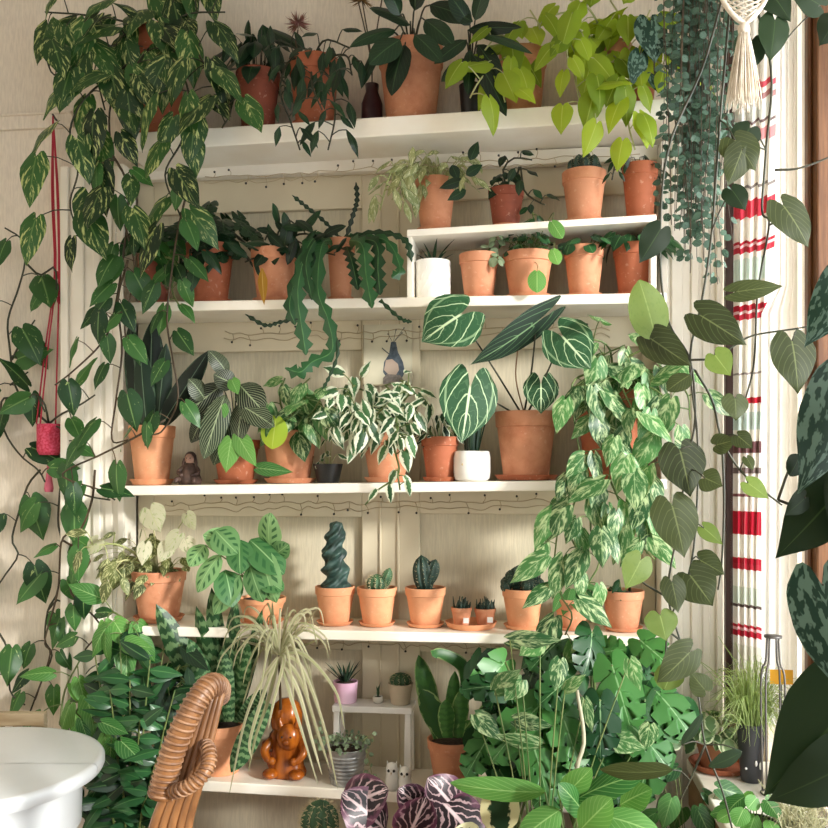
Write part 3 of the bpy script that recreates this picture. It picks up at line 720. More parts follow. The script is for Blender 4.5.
def ribbed(m, sp, c, Rr, H, ribs=12, amp=.1, lean=(0, 0), n=10, spn=4):
    pr = []
    ax = V((lean[0], lean[1], 1)).normalized()
    for i in range(n + 1):
        t = i / n; w = math.sin(min(1, t * 1.5 + .35) * PI / 2) if t < .5 else math.cos(max(0, (t - .55) / .45) * PI / 2) ** .6
        pr.append((max(Rr * w, .0004), H * t))
    m.lathe(c, pr, ribs * 4, ribs, amp, axis=ax)
    rot = V((0, 0, 1)).rotation_difference(ax)
    for k_ in range(ribs):
        a = 2*PI*k_/ribs
        for i in range(1, n):
            rad, z = pr[i]
            b = c + rot @ V((math.cos(a)*rad*(1+amp), math.sin(a)*rad*(1+amp), z))
            for _ in range(spn):
                d = (rot @ V((math.cos(a), math.sin(a), .3)) + rv(.8)).normalized(); sp.tube([b, b + d * Rr * .3], Rr * .018, Rr * .006, 3, caps=False)

root, top, R, k = pot('potted_cactus', 'dark clumped cactus in a terracotta pot on the riser shelf', ZR, 562, 606, 173, -.05, TER, group=GR)
m, sp = MB(), MB()
for dx, dy, h, r_ in ((-.022,0,.04,.013),(-.01,-.012,.045,.013),(.004,.0,.055,.014),(.018,-.008,.045,.013),(.0,-.022,.035,.012),(.026,.006,.035,.011),(-.014,.016,.05,.012),(.012,.018,.05,.012)):
    ribbed(m, sp, top + V((dx * 1.2, dy * 1.2, .004)), r_ * 1.1, h * 1.25, 7, .12, (dx * 4, dy * 4), spn=2)
fin(root, m, sp, CACTD, SPINE, 'cactus_stems', 'spines')

root, top, R, k = pot('potted_succulent', 'trailing dark succulent in the rightmost pot on the riser shelf', ZR, 622, 658, 166, -.05, TERB, group=GR)
lf, st = nb()
bush(lf, st, top, 16, (.06, .04, .05), .04, .35, 'lance', h=(0, 1), down=.7)
vine(lf, st, [(635,166,-.06),(618,158,-.1),(612,180,-.12)], L=14, W=.35, step=7, shape='lance', spread=2)
fin(root, lf, st, DARK, STEMD)

# ================================================================== second bay
root, top, R, k = pot('potted_pothos', 'small trailing pothos in a brown red pot, leftmost in the second bay', Z2, 138, 174, 256, -.05, TERD, group=G2, smat=TERB)
lf, st = nb()
for v_ in ([(155,256,-.06),(150,235,-.1),(162,215,-.12)], [(157,256,-.06),(175,262,-.16),(172,290,-.17),(182,310,-.18)], [(155,256,-.06),(168,235,-.1),(178,222,-.1)], [(155,256,-.06),(143,240,-.1),(140,225,-.12)]): vine(lf, st, v_, L=27, W=.64, step=14)
fin(root, lf, st, JADE, STEM)

root, top, R, k = pot('potted_philodendron', 'bushy dark slit leaved plant, second pot from the left in the second bay', Z2, 185, 234, 246, -.05, TERB, group=G2)
lf, st = nb()
bush(lf, st, top, 26, (.13, .09, .15), .085, .62, monst, h=(.1, 1), out=.7, down=.7, front=.2)
vine(lf, st, [(215,245,-.06),(190,250,-.15),(200,275,-.17)], L=24, W=.6, step=12)
fin(root, lf, st, DARK, STEMD)

root, top, R, k = pot('potted_zz_plant', 'arching dark leaved plant with one yellow leaf, left of the fishbone cactus', Z2, 251, 297, 251, -.05, TER, group=G2)
lf, st = nb()
for e in ((300,228),(285,235),(325,240),(265,240),(335,255),(305,245),(245,262)):
    vine(lf, st, [(274,252,-.05),((274+e[0])/2, e[1]-6, -.08),(*e,-.11)], L=24, W=.45, step=10, shape='oval', spread=2, pet=.1, down=.3, side=.8)
fin(root, lf, st, DARK, STEMD)
pxleaf((262,268,-.13),(264,304,-.15), 10, 'lance').build('yellow_leaf', GOLDL, root, label='yellow withered hanging leaf')

root, top, R, k = pot('potted_fishbone_cactus', 'zigzag edged fishbone cactus in a slim terracotta pot', Z2, 327, 355, 240, -.05, TER, group=G2)
def zig(n): return lambda t: (.42 + .58 * abs(((t * n) % 1) * 2 - 1)) * (1 if t < .93 else max(.1, (1 - t) / .07))
ribs = [([(335,240,-.06),(312,240,-.13),(300,275,-.18),(298,300,-.19),(303,335,-.19),(306,355,-.19)], 17, 9),
 ([(336,240,-.06),(322,245,-.14),(318,290,-.19),(328,320,-.2),(332,350,-.2),(312,362,-.21),(300,372,-.22),(285,368,-.22)], 15, 13),
 ([(333,240,-.06),(308,250,-.15),(290,300,-.19),(295,325,-.19)], 14, 7),
 ([(347,240,-.06),(362,245,-.15),(366,275,-.18),(372,308,-.19)], 17, 8), ([(347,240,-.06),(375,242,-.13),(378,270,-.17),(380,295,-.18)], 15, 7), ([(348,238,-.06),(385,240,-.12),(400,268,-.15),(392,278,-.17)], 12, 7),
 ([(345,238,-.06),(378,232,-.1),(405,240,-.13),(412,262,-.13)], 8, 9), ([(340,238,-.05),(325,222,-.06),(308,208,-.08),(292,195,-.1)], 5, 10), ([(346,238,-.05),(353,215,-.06),(357,200,-.06),(356,182,-.06)], 6, 9),
 ([(331,320,-.19),(338,350,-.2),(330,375,-.2),(322,390,-.2)], 4, 8), ([(300,318,-.19),(280,322,-.19),(265,325,-.2),(245,314,-.2)], 5, 9), ([(345,242,-.06),(352,262,-.15),(358,290,-.17)], 13, 7), ([(380,300,-.18),(400,318,-.19),(412,322,-.19)], 5, 6),
 ([(334,240,-.06),(318,238,-.12),(306,262,-.17),(312,300,-.19)], 13, 8)]
for p_, w_, n_ in ribs:
    m = MB(RECESS - .03); m.ribbon([P(*q) for q in p_], w_ * k, zig(n_), TOW + UP * .1 + rv(.2), seg=n_ * 6, nv=2, fold=.25); m.build('zigzag_stem', DARK if w_ < 9 else ZZ, root, smooth=False)

a = P(433, 262, -.05); c = V((a.x, a.y, Z2(a.x) + .0008)); k = mpp(433, -.05); root = thing('potted_aloe', 'small spiky plant in a white embossed ceramic pot', 'potted plant', c, G2)
H = a.z - c.z; m = MB(); Rr = 18 * k; m.lathe(c, [(.001, 0), (Rr*.9, 0), (Rr*.94, .003), (Rr*.97, H*.3), (Rr, H*.97), (Rr*.98, H), (Rr*.9, H), (Rr*.88, H*.88), (.001, H*.87)], 40); m.build('pot', WHITE, root, auto=40)
m = MB()
for i in range(14):                                  # raised diagonal strokes around the pot
    for z0, z1 in ((.2, .42), (.5, .8)):
        q = [c + V((math.cos(t_) * Rr * (.955 + .045 * z_) , math.sin(t_) * Rr * (.955 + .045 * z_), H * z_)) for t_, z_ in ((i * .449, z0), (i * .449 + .2, (z0 + z1) / 2), (i * .449 + .42, z1))]
        m.tube(cat(q, 6), .0011, seg=5)
m.build('embossed_pattern', WHITE, root)
m = MB(); m.lathe(c + UP * H * .85, [(Rr*.87, 0), (.001, .004)], 20); m.build('soil', SOIL, root)
lf = MB(); blades(lf, c + UP * H * .88, 12, .085, .011, 'lance', (15, 62), (.1, .7), fold=.5); lf.build('foliage', DARK, root)

root, top, R, k = pot('potted_succulent', 'small jointed succulent with pale tips in a terracotta pot beside the white embossed pot', Z2, 459, 499, 255, -.05, TER, group=G2)
lf, st = nb(Z2)
vine(lf, st, [(485,255,-.05),(492,245,-.06),(499,232,-.07)], L=11, W=.7, step=3, shape='oval', spread=2, pet=.2); vine(lf, st, [(482,256,-.05),(494,256,-.08),(498,262,-.1)], L=11, W=.7, step=3, shape='oval', spread=2, pet=.2)
fin(root, lf, st, GREYL, STEM)

root, top, R, k = pot('potted_jade_plant', 'bushy small leaved succulent with round hanging leaves, in the widest pot under the riser shelf', Z2, 503, 553, 254, -.055, TER, group=G2)
lf, st = nb(Z2)
bush(lf, st, top, 70, (.065, .05, .1), .024, .6, 'oval', h=(.05, 1), down=.3)
vine(lf, st, [(530,252,-.05),(535,230,-.06),(532,210,-.07)], L=13, W=.62, step=4, shape='oval', spread=4)
fin(root, lf, st, ZZ, STEM)
lf, st = MB(), MB()
for b_, t_, w_ in (((537,272),(537,292),19), ((553,250),(558,264),14), ((552,222),(562,238),15)): pxleaf((*b_, -.16), (*t_, -.17), w_, 'round', lf=lf); st.tube(cat([top, P(b_[0], b_[1] - 8, -.13), P(*b_, -.16)], 6), .001, seg=4)
lf.build('round_leaves', FRESH, root); st.build('leaf_stalks', STEM, root)

root, top, R, k = pot('potted_peperomia', 'round leaved plant in a terracotta pot, second from the right under the riser shelf', Z2, 564, 604, 248, -.05, TER, group=G2)
lf, st = nb(Z2)
bush(lf, st, top, 16, (.08, .06, .07), .04, .95, 'round', h=(.1, 1), down=.6, front=.2)
fin(root, lf, st, ZZ, STEM)
root, top, R, k = pot('potted_philodendron', 'dark drooping leaved plant in the rightmost pot under the riser shelf', Z2, 613, 656, 246, -.05, TERB, group=G2)
lf, st = nb(Z2)
bush(lf, st, top, 20, (.10, .07, .08), .065, .66, 'pothos', h=(.1, 1), down=.7, front=.3)
fin(root, lf, st, ZZ, STEM)

# ================================================================== anthurium shelf
root, top, R, k = pot('potted_snake_plant', 'dark broad upright leaved plant in a terracotta pot, leftmost on the anthurium shelf', Z3, 129, 175, 426, -.05, TERL, group=G3)
for b_, t_, w_, Y in (((143,428),(130,325),24,-.03), ((150,430),(152,322),30,-.06), ((157,430),(166,345),20,-.07), ((160,428),(208,352),22,-.09), ((147,430),(140,345),22,-.08)):
    m = pxleaf((*b_, Y), (*t_, Y - .01), w_, 'oval', droop=.15, roll=rnd.uniform(-20, 20), fold=.3, wav=.02); m.ymax = RECESS - .03; m.build('leaf', SNAKED, root)

c = P(190, 478, -.08); c.z = Z3(c.x) + .0008; k = mpp(190, -.08); root = thing('figurine', 'small brown seated doll figurine between the dark upright plant and the pinstriped plant', 'figurine', c)
FIGB = plain('dark brown figurine', '#3c2a24', .6, c2='#5c463c', sc=60); FIGS = plain('pale figurine face', '#b08a78', .6)
m = MB(); m.lathe(c, [(.001, 0), (.030, 0), (.032, .012), (.026, .03), (.017, .05), (.011, .058), (.001, .06)], 20)
for s_ in (-1, 1):
    m.tube(cat([c + V((s_*.014, 0, .05)), c + V((s_*.028, -.012, .034)), c + V((s_*.012, -.028, .024))], 8), .007, .005, 8)
    m.tube(cat([c + V((s_*.016, -.01, .012)), c + V((s_*.024, -.034, .014)), c + V((s_*.026, -.04, .006))], 8), .008, .0055, 8)
m.build('body', FIGB, root); m = MB(); hc = c + UP * .07; m.ball(hc, .0135, .0135, .016); m.ball(hc + V((0, -.0145, -.002)), .0028); m.build('head', FIGS, root)
m = MB(); m.ball(hc + V((0, .005, .004)), .0165, .0145, .017)
for s_ in (-1, 1): m.tube(cat([hc + V((s_*.013, .002, 0)), hc + V((s_*.018, -.002, -.014)), hc + V((s_*.015, -.006, -.03))], 6), .006, .003, 7)
m.build('hair', FIGB, root)
m = MB()
for s_ in (-1, 1): m.ball(hc + V((s_*.005, -.0128, .002)), .0017)
m.build('eyes', BLACKP, root)

root, top, R, k = pot('potted_calathea', 'dark pinstriped calathea sprawling beside the brown figurine', Z3, 212, 260, 440, -.05, TERB, group=G3)
st = MB()
for b_, t_, w_ in (((215,405),(192,440),26), ((205,400),(190,380),22), ((225,395),(205,455),26), ((235,385),(215,375),22), ((240,385),(262,410),30), ((240,405),(272,425),24), ((230,415),(215,462),26), ((228,375),(210,352),20), ((245,400),(238,440),24), ((222,385),(188,412),24)):
    Y = -.1 - rnd.uniform(0, .06); q = P(*b_, Y); st.tube(cat([top, top.lerp(q, .5) + UP * .03, q], 8), .002, .0015, 5)
    m = pxleaf((*b_, Y), (*t_, Y - .03), w_, 'oval', droop=.7, roll=rnd.uniform(-30, 30), pitch=25, fold=.15); m.zs = Z3; m.build('leaf', CALD, root)
st.build('stems', STEMD, root)
lf, st = MB(None, Z3), MB()
for b_, t_, w_ in (((231,440),(226,472),24), ((238,436),(256,466),20), ((258,468),(292,472),15), ((222,405),(216,424),17), ((232,380),(238,394),14)): pxleaf((*b_, -.17), (*t_, -.18), w_, 'pothos', lf=lf); st.tube(cat([top, top.lerp(P(*b_, -.17), .5) + UP * .02, P(*b_, -.17)], 6), .0012, seg=4)
lf.build('pothos_leaves', FRESH, root); st.build('pothos_stems', STEMY, root)

root, top, R, k = pot('potted_pothos', 'green pothos with one yellow green leaf, in a terracotta pot right of the pinstriped calathea', Z3, 262, 318, 431, -.05, TER, group=G3)
lf, st = nb(Z3)
for v_ in ([(290,430,-.06),(280,400,-.12),(285,378,-.13)], [(290,430,-.06),(305,400,-.12),(325,392,-.15)], [(290,430,-.06),(270,415,-.15)], [(292,430,-.06),(310,415,-.15),(320,400,-.17)], [(290,430,-.06),(295,395,-.12),(310,378,-.13)]): vine(lf, st, v_, L=28, W=.74, step=10)
fin(root, lf, st, MARBLE, STEM)
pxleaf((276,419,-.17),(272,448,-.18), 27, 'round').build('yellow_leaf', NEON, root, label='rounded yellow green leaf')

root, top, R, k = pot('potted_seedling', 'tiny sprig in a low black pot right of the green pothos', Z3, 313, 343, 464, -.06, BLACKP, group=G3, saucer=False, rim=False)
lf, st = nb(Z3)
bush(lf, st, top, 8, (.04, .03, .09), .03, .5, 'ovate', h=(.2, 1)); fin(root, lf, st, NJOY, STEMY)

root, top, R, k = pot('potted_pothos', 'white margined pothos spilling over the edge of the anthurium shelf', Z3, 362, 412, 433, -.05, TER, group=G3)
lf, st = nb()
for v_ in ([(385,432,-.06),(350,415,-.14),(325,395,-.15)], [(385,432,-.06),(340,425,-.16),(330,435,-.18)], [(386,432,-.06),(370,395,-.12),(345,385,-.13)], [(386,432,-.06),(395,400,-.13),(385,385,-.12)], [(388,432,-.06),(415,410,-.14),(418,395,-.13)], [(386,432,-.06),(360,410,-.17),(365,430,-.19)], [(386,432,-.06),(398,425,-.18),(395,440,-.19)], [(386,432,-.06),(375,420,-.18),(385,405,-.18)], [(365,432,-.06),(345,400,-.15),(355,385,-.15)], [(378,430,-.06),(410,392,-.13),(400,380,-.12)]):
    vine(lf, st, v_, L=20, W=.58, step=4.6, spread=9, wav=.07)
vine(lf, st, [(390,434,-.06),(396,455,-.19),(398,475,-.2),(378,490,-.2),(365,505,-.2)], L=20, W=.55, step=16, spread=4)
vine(lf, st, [(397,470,-.2),(400,490,-.2)], L=18, W=.55, step=12, spread=4)
fin(root, lf, st, NJOY, STEM)
root, top, R, k = pot('potted_pothos', 'dark plant with pale leaf edges in the smaller pot touching the white ceramic pot', Z3, 421, 459, 437, -.06, TERB, group=G3)
lf, st = nb(Z3)
bush(lf, st, top, 34, (.06, .05, .12), .045, .45, 'lance', h=(.0, 1), down=.5, wav=.06); fin(root, lf, st, NJOYD, STEM)

a = P(472, 451, -.07); c = V((a.x, a.y, Z3(a.x) + .0008)); k = mpp(472, -.07); H = a.z - c.z; Rr = 18.5 * k
root = thing('potted_snake_plant', 'thin upright leaves in a squat white ceramic pot on the anthurium shelf', 'potted plant', c, G3)
m = MB(); m.lathe(c, [(.001, 0), (Rr*.84, 0), (Rr*.95, H*.08), (Rr, H*.3), (Rr, H*.75), (Rr*.94, H*.97), (Rr*.88, H), (Rr*.8, H*.97), (Rr*.8, H*.85), (.001, H*.84)], 36); m.build('pot', WHITE, root)
m = MB(); m.ball(c + V((-Rr*.45, -Rr*.88, H*.55)), .003, .001, .0035); m.build('gold_emblem', plain('gold print', '#c9b27c', .4), root)
m = MB(); m.lathe(c + UP * H * .84, [(Rr*.79, 0), (.001, .003)], 20); m.build('soil', SOIL, root)
lf = MB(); blades(lf, c + UP * H * .86, 12, .13, .013, 'snake', (2, 14), (0, .15), r0=.018, fold=.4); lf.build('foliage', SNAKED, root)

root, top, R, k = pot('potted_anthurium', 'anthurium with huge white veined heart leaves, in the big terracotta pot with a wide saucer', Z3, 495, 557, 412, -.05, TER, group=G3, saucer=False)
m = MB(); m.lathe(root.location + UP * .0, [(R*.72, 0), (R*.9, .002), (R*1.02, .014), (R*.98, .015), (R*.9, .008), (R*.72, .006)], 36); m.build('saucer', TERB, root, auto=40)
st = MB()
for b_, t_, w_, Y, roll, pit, mt, drp in (((460,315),(423,341),64,-.2,10,10,ANTH,.3), ((470,388),(462,441),60,-.17,-5,5,ANTH,.3), ((537,322),(472,364),36,-.16,-45,10,ANTHD,.3), ((563,337),(590,368),52,-.2,10,5,ANTH,.3), ((541,384),(541,413),36,-.15,5,5,ANTH,.3)):
    q = P(*b_, Y); st.tube(cat([top + rv(.01), top.lerp(q, .5) + V((0, -.01, .0)), q + TOW * -.012], 10), .0028, .002, 6)
    pxleaf((*b_, Y), (*t_, Y - .02), w_, 'heart', droop=drp, roll=roll, pitch=pit, fold=.08, nu=18, nv=12, lobe=.44).build('leaf', mt, root)
st.build('stems', STEMD, root)
m = MB(); m.tube(cat([top, P(516, 380, -.1), P(518, 345, -.12)], 10), .002, seg=5); m.tube(cat([P(518, 347, -.12), P(523, 338, -.125)], 4), .004, .002, 8); m.build('flower_spike', plain('flower spike', '#9a7a5c', .7), root)

root, top, R, k = pot('potted_pothos', 'big cream splashed pothos at the right end of the anthurium shelf, trailing far down', Z3, 575, 648, 392, -.05, TERB, group=G3)
lf, st = MB(.045), MB(.045)
c = (612, 392, -.07)
for v_ in ([c,(590,375,-.14),(572,385,-.19),(575,425,-.2),(582,470,-.2),(575,500,-.2)], [c,(610,350,-.12),(590,340,-.14),(570,355,-.17)], [c,(625,360,-.14),(650,345,-.15),(640,330,-.14)], [c,(620,400,-.18),(628,440,-.21),(640,470,-.21),(645,500,-.21),(655,540,-.21)],
           [c,(640,385,-.17),(665,400,-.2),(660,440,-.2),(668,470,-.2)], [c,(600,400,-.18),(600,440,-.21),(610,470,-.21),(600,500,-.21)], [c,(635,370,-.15),(655,380,-.18)], [c,(615,375,-.17),(635,415,-.21)], [c,(600,360,-.14),(625,345,-.15)], [c,(650,370,-.15),(685,390,-.18),(690,420,-.18)], [c,(585,395,-.18),(595,420,-.2)]):
    vine(lf, st, v_, L=37, W=.64, step=15, spread=8)
lf.build('foliage', MARBLE, root); st.build('vine', STEM, root)
lf, st = MB(), MB()
for v_ in ([(575,500,-.2),(568,530,-.21),(580,560,-.21),(560,590,-.21),(572,615,-.21),(565,635,-.21)], [(600,495,-.21),(590,525,-.22),(600,560,-.22),(585,590,-.22),(595,600,-.22)], [(645,500,-.21),(640,540,-.22),(655,560,-.22)], [(610,480,-.21),(625,520,-.22),(615,550,-.22)], [(580,470,-.2),(560,520,-.21),(552,580,-.21)]):
    vine(lf, st, v_, L=38, W=.6, step=19, spread=7)
lf.build('trailing_foliage', MARBLE, root); st.build('trailing_vine', STEM, root)

# ================================================================== cactus shelf
root, top, R, k = pot('potted_syngonium', 'cream and olive mottled plant in a large terracotta pot, leftmost on the cactus shelf', Z4, 132, 186, 570, -.05, TER, group=G4)
lf, st = nb()
bush(lf, st, top, 50, (.17, .08, .18), .055, .6, 'ovate', h=(.05, .9), out=.8, down=.4, az=(100, 330)); 
for v_ in ([(158,570,-.06),(120,545,-.12),(85,548,-.15)], [(158,570,-.06),(125,560,-.14),(100,575,-.16)]): vine(lf, st, v_, L=25, W=.5, step=8, shape='ovate', spread=8)
fin(root, lf, st, CREAMD, STEMY)
lf, st = MB(), MB()
for b_, t_, w_ in (((150,510),(160,532),28), ((178,535),(165,552),18), ((187,515),(195,530),15), ((186,540),(190,555),18), ((145,545),(142,565),16), ((168,545),(160,562),18), ((98,540),(88,555),16)): pxleaf((*b_, -.14), (*t_, -.15), w_, 'heart', lf=lf); st.tube(cat([top, top.lerp(P(*b_, -.14), .5) + UP * .02, P(*b_, -.14)], 6), .0014, seg=4)
lf.build('cream_leaves', CREAM, root); st.build('cream_stalks', STEMY, root)

root, top, R, k = pot('potted_prayer_plant', 'pale green prayer plant with dark blotches in an orange pot', Z4, 238, 286, 597, -.05, TERL, group=G4)
st = MB()
for b_, t_, w_ in (((215,530),(236,552),30), ((250,540),(282,572),34), ((240,540),(240,572),28), ((262,550),(275,600),30), ((220,555),(198,590),26), ((235,545),(205,535),26), ((270,548),(270,515),30), ((275,555),(288,545),20), ((225,570),(232,605),30), ((205,545),(190,565),24), ((250,565),(262,600),26), ((240,575),(215,612),28), ((262,580),(282,590),22)):
    Y = -.13 - rnd.uniform(0, .05); q = P(*b_, Y); st.tube(cat([top, top.lerp(q, .5) + UP * .02, q], 8), .002, .0015, 5)
    pxleaf((*b_, Y), (*t_, Y - .03), w_, 'oval', droop=.6, roll=rnd.uniform(-25, 25), pitch=25, fold=.12).build('leaf', MARA, root)
st.build('stems', STEM, root)

root, top, R, k = pot('potted_cactus', 'tall twisted dark blue green cactus in a terracotta pot', Z4, 315, 355, 586, -.05, TERL, group=G4)
m = MB(); n = 40
pr = []
for i in range(n + 1):
    t = i / n; w = (.9 + .16 * math.sin(t * 26)) * (1 - .45 * t ** 1.6) * (1 if t < .92 else math.sqrt(max(0, 1 - ((t - .92) / .08) ** 2)) + .02)
    pr.append((13.5 * k * w, t * 70 * k))
m.lathe(top - UP * .002, pr, 36, 5, .16)
for i, v in enumerate(m.v):                         # slow spiral of the ribs
    o = v - top; a = o.z * 40; m.v[i] = top + V((o.x * math.cos(a) - o.y * math.sin(a) + .004 * math.sin(o.z * 45), o.x * math.sin(a) + o.y * math.cos(a), o.z))
m.build('cactus_stem', CACTB, root)

root, top, R, k = pot('potted_cactus', 'round bright ribbed cactus with a smaller offset, second in the row of small cacti', Z4, 357, 397, 587, -.05, TERL, group=G4)
m, sp = MB(), MB(); ribbed(m, sp, top - UP * .003, .026, .05, 12, .1); ribbed(m, sp, top + V((.018, -.004, .012)), .013, .055, 8, .12, (.35, 0))
fin(root, m, sp, CACT, SPINE, 'cactus_stem', 'spines')

root, top, R, k = pot('potted_cactus', 'forked dark crested cactus between the round cactus and the two tiny pots', Z4, 405, 446, 587, -.05, TERL, group=G4)
m, sp = MB(), MB(); ribbed(m, sp, top - UP * .002, .024, .10, 9, .2, (-.12, 0), spn=1); ribbed(m, sp, top + V((.008, -.004, .02)), .016, .07, 8, .2, (.3, 0), spn=1)
fin(root, m, sp, CACTD, SPINE, 'cactus_stem', 'spines')

# shared saucer with two tiny pots
c = P(471, 630, -.055); c.z = Z4(c.x) + .0008; k = mpp(471, -.055); Rr = 26 * k
m = MB(); m.lathe(c, [(.001, 0), (Rr*.85, 0), (Rr*.9, .002), (Rr, .016), (Rr*.95, .016), (Rr*.86, .006), (.001, .005)], 36); o = m.build('plant_saucer', TERL, None, auto=40); o['label'] = 'wide terracotta saucer under the two tiny pots'; o['category'] = 'saucer'
for lab, x0, x1, yt, Y, n_ in (('tiny terracotta pot of spiky succulents, left one on the shared saucer', 451, 472, 607, -.07, 26), ('tiny terracotta pot of dark succulents, right one on the shared saucer', 474, 496, 608, -.05, 30)):
    root, top, R, k = pot('potted_succulent', lab, lambda x: Z4(x) + .0062, x0, x1, yt, Y, TER, saucer=False)
    m = MB()
    for i in range(n_):
        a = rnd.uniform(0, 2*PI); q = top + V((math.cos(a), math.sin(a), 0)) * R * .8 * math.sqrt(rnd.random()); m.tube([q, q + UP * .012 + rv(.003), q + UP * rnd.uniform(.018, .034) + rv(.006)], .0038, .001, 6)
    m.build('foliage', CACTD, root)
    m = MB(); f = root.location; m.box((f.x + R*.25, f.y - R*1.18, f.z + .012), (f.x + R*.75, f.y - R*1.14, f.z + .026)); m.build('white_tag', WHITE, root, smooth=False)

root, top, R, k = pot('potted_cactus', 'mound of dark knobbly cactus in the pot right of the two tiny pots', Z4, 502, 544, 588, -.05, TERL, group=G4)
m, sp = MB(), MB()
for i in range(40):
    a = rnd.uniform(0, 2*PI); q = math.sqrt(rnd.random()); o = V((math.cos(a)*q*R*.85, math.sin(a)*q*R*.7, (1 - q*q) * .048))
    ribbed(m, sp, top + o, .013, .030, 6, .15, (o.x * 8, o.y * 8), n=6, spn=1)
fin(root, m, sp, CACTD, SPINE, 'cactus_stems', 'spines')
root, top, R, k = pot('potted_cutting', 'terracotta pot half hidden behind the trailing cream splashed pothos', Z4, 554, 590, 598, -.05, TER, group=G4)
lf, st = nb(Z4); bush(lf, st, top, 8, (.05, .04, .08), .06, .6, 'pothos'); fin(root, lf, st, MID, STEM)
root, top, R, k = pot('potted_seedling', 'terracotta pot with a low dark sprig, rightmost on the cactus shelf', Z4, 602, 644, 590, -.05, TER, group=G4)
lf, st = nb(Z4); bush(lf, st, top, 9, (.05, .04, .06), .05, .4, 'lance'); fin(root, lf, st, DARK, STEM)
# ================================================================== lowest shelf
root, top, R, k = pot('potted_snake_plant', 'large banded snake plant in a pale terracotta pot behind the rattan chair', Z5, 196, 246, 722, -.06, TERL, group=G5, saucer=False)
for b_, t_, w_, Y, rl in (((215,722),(157,606),26,-.1,10), ((220,722),(196,608),20,-.05,-20), ((226,722),(212,590),20,-.03,25), ((232,722),(246,640),20,-.06,-15), ((236,722),(262,612),14,-.03,20), ((224,720),(235,600),18,-.08,-10), ((238,722),(266,690),16,-.1,10), ((218,722),(190,640),22,-.1,30), ((229,722),(222,650),18,-.12,0)):
    m = pxleaf((*b_, Y), (*t_, min(Y - .02, -.165 if t_[1] < 650 else 0)), w_, 'snake', droop=.15, roll=rl, fold=.45, wav=.02); m.ymax = RECESS - .03; m.build('leaf', SNAKE, root)
m = pxleaf((243,745,-.13), (228,790,-.17), 26, 'snake', droop=.1, roll=10, fold=.3); 
m = pxleaf((267,702,-.14), (231,772,-.17), 24, 'snake', droop=.1, roll=10, fold=.3); m.build('leaf', SNAKE, root)

c = P(287, 778, -.06); c.z = Z5(c.x) + .0008; k = mpp(287, -.06)
root = thing('carved_animal', 'polished orange brown carved wooden animal with a round face', 'figurine', c, None)
m = MB(); m.lathe(c, [(.001, 0), (.050, 0), (.054, .012), (.046, .03), (.042, .06), (.046, .085), (.044, .11), (.036, .125), (.001, .13)], 32, 9, .03, 1, .8); m.build('body', CARVED, root)
m = MB(); m.lathe(c + V((-.006, .02, .1)), [(.03, 0), (.042, .03), (.042, .065), (.034, .09), (.018, .102), (.001, .105)], 28, 7, .03); m.build('back', CARVED, root)
h = c + V((.012, -.03, .112)); m = MB(); m.ball(h, .033, .026, .036, 20, 12); m.ball(h + V((0, -.024, -.008)), .010, .008, .008); hd = m.build('head', CARVED, root)
for s_ in (-1, 1):
    m = MB(); m.tube(cat([h + V((s_*.018, 0, .025)), h + V((s_*.024, 0, .042)), h + V((s_*.022, 0, .052))], 6), .008, .003, 8); m.build('ear', CARVED, hd)
m = MB()
for s_ in (-1, 1): m.ball(h + V((s_*.012, -.024, .006)), .0028)
m.build('eyes', BLACKP, hd)
for s_ in (-1, 1):
    m = MB(); m.tube(cat([c + V((s_*.040, -.01, .095)), c + V((s_*.054, -.03, .075)), c + V((s_*.044, -.042, .056)), c + V((s_*.032, -.044, .05))], 10), .013, .009, 10); m.ball(c + V((s_*.03, -.044, .05)), .011); m.build('arm', CARVED, root)
    m = MB(); m.ball(c + V((s_*.036, -.036, .014)), .022, .026, .0138); m.build('foot', CARVED, root)
m = MB(); m.lathe(c + V((-.03, .0, .062)), [(.001, 0), (.02, .004), (.026, .02), (.018, .05), (.001, .07)], 16); m.build('side_carving', CARVEDD, root)

root, top, R, k = pot('potted_dracaena', 'drooping dracaena with dry pale strap leaves behind the carved wooden animal', Z5, 262, 304, 742, .005, TERB, group=G5, saucer=False)
st = MB(); crown = P(279, 655, -.17); st.tube(cat([top, P(281, 715, -.06), P(280, 685, -.13), crown], 12), .0042, .003, 7); st.build('trunk', STEMB, root)
lf = MB(RECESS - .03)
for pts in ([(262,680),(245,720),(228,800)], [(265,690),(250,740),(252,760)], [(300,665),(322,720),(338,790)], [(300,680),(320,740),(330,770)], [(298,690),(312,740),(322,775)], [(268,700),(256,735),(248,772)], [(305,655),(335,690),(345,730)], [(292,700),(300,725),(318,785)], [(284,660),(274,700),(268,730)]):
    lf.ribbon([crown] + [P(*q, -.18 - .012 * i) for i, q in enumerate(pts)], 4.6 * k, lambda t: min(1, .5 + t * 3) * (1 - t) ** .5, TOW + UP * .3 + rv(.3), fold=.3)
for i in range(40):
    a = rnd.uniform(0, 360); o = V((math.cos(math.radians(a)), math.sin(math.radians(a)) * .6, 0)); q = rnd.uniform(.06, .15); e = rnd.uniform(-.12, .13)
    lf.ribbon([crown, crown + o * q * .55 + UP * (.05 + e * .4), crown + o * q + UP * e, crown + o * q * 1.15 + UP * (e - .05)], 2.8 * k, lambda t: min(1, .5 + t * 3) * (1 - t) ** .5, TOW + UP * .5 + rv(.3), fold=.3, seg=12)
for t_ in ((262,615),(272,600),(288,606),(318,608),(300,622),(240,640),(318,640)):
    lf.ribbon([crown, crown.lerp(P(*t_, -.08), .5) + rv(.006), P(*t_, -.19)], 4.5 * k, lambda t: min(1, .5 + t * 3) * (1 - t) ** .5, TOW + rv(.3), fold=.3, seg=12)
lf.build('foliage', DRAC, root)

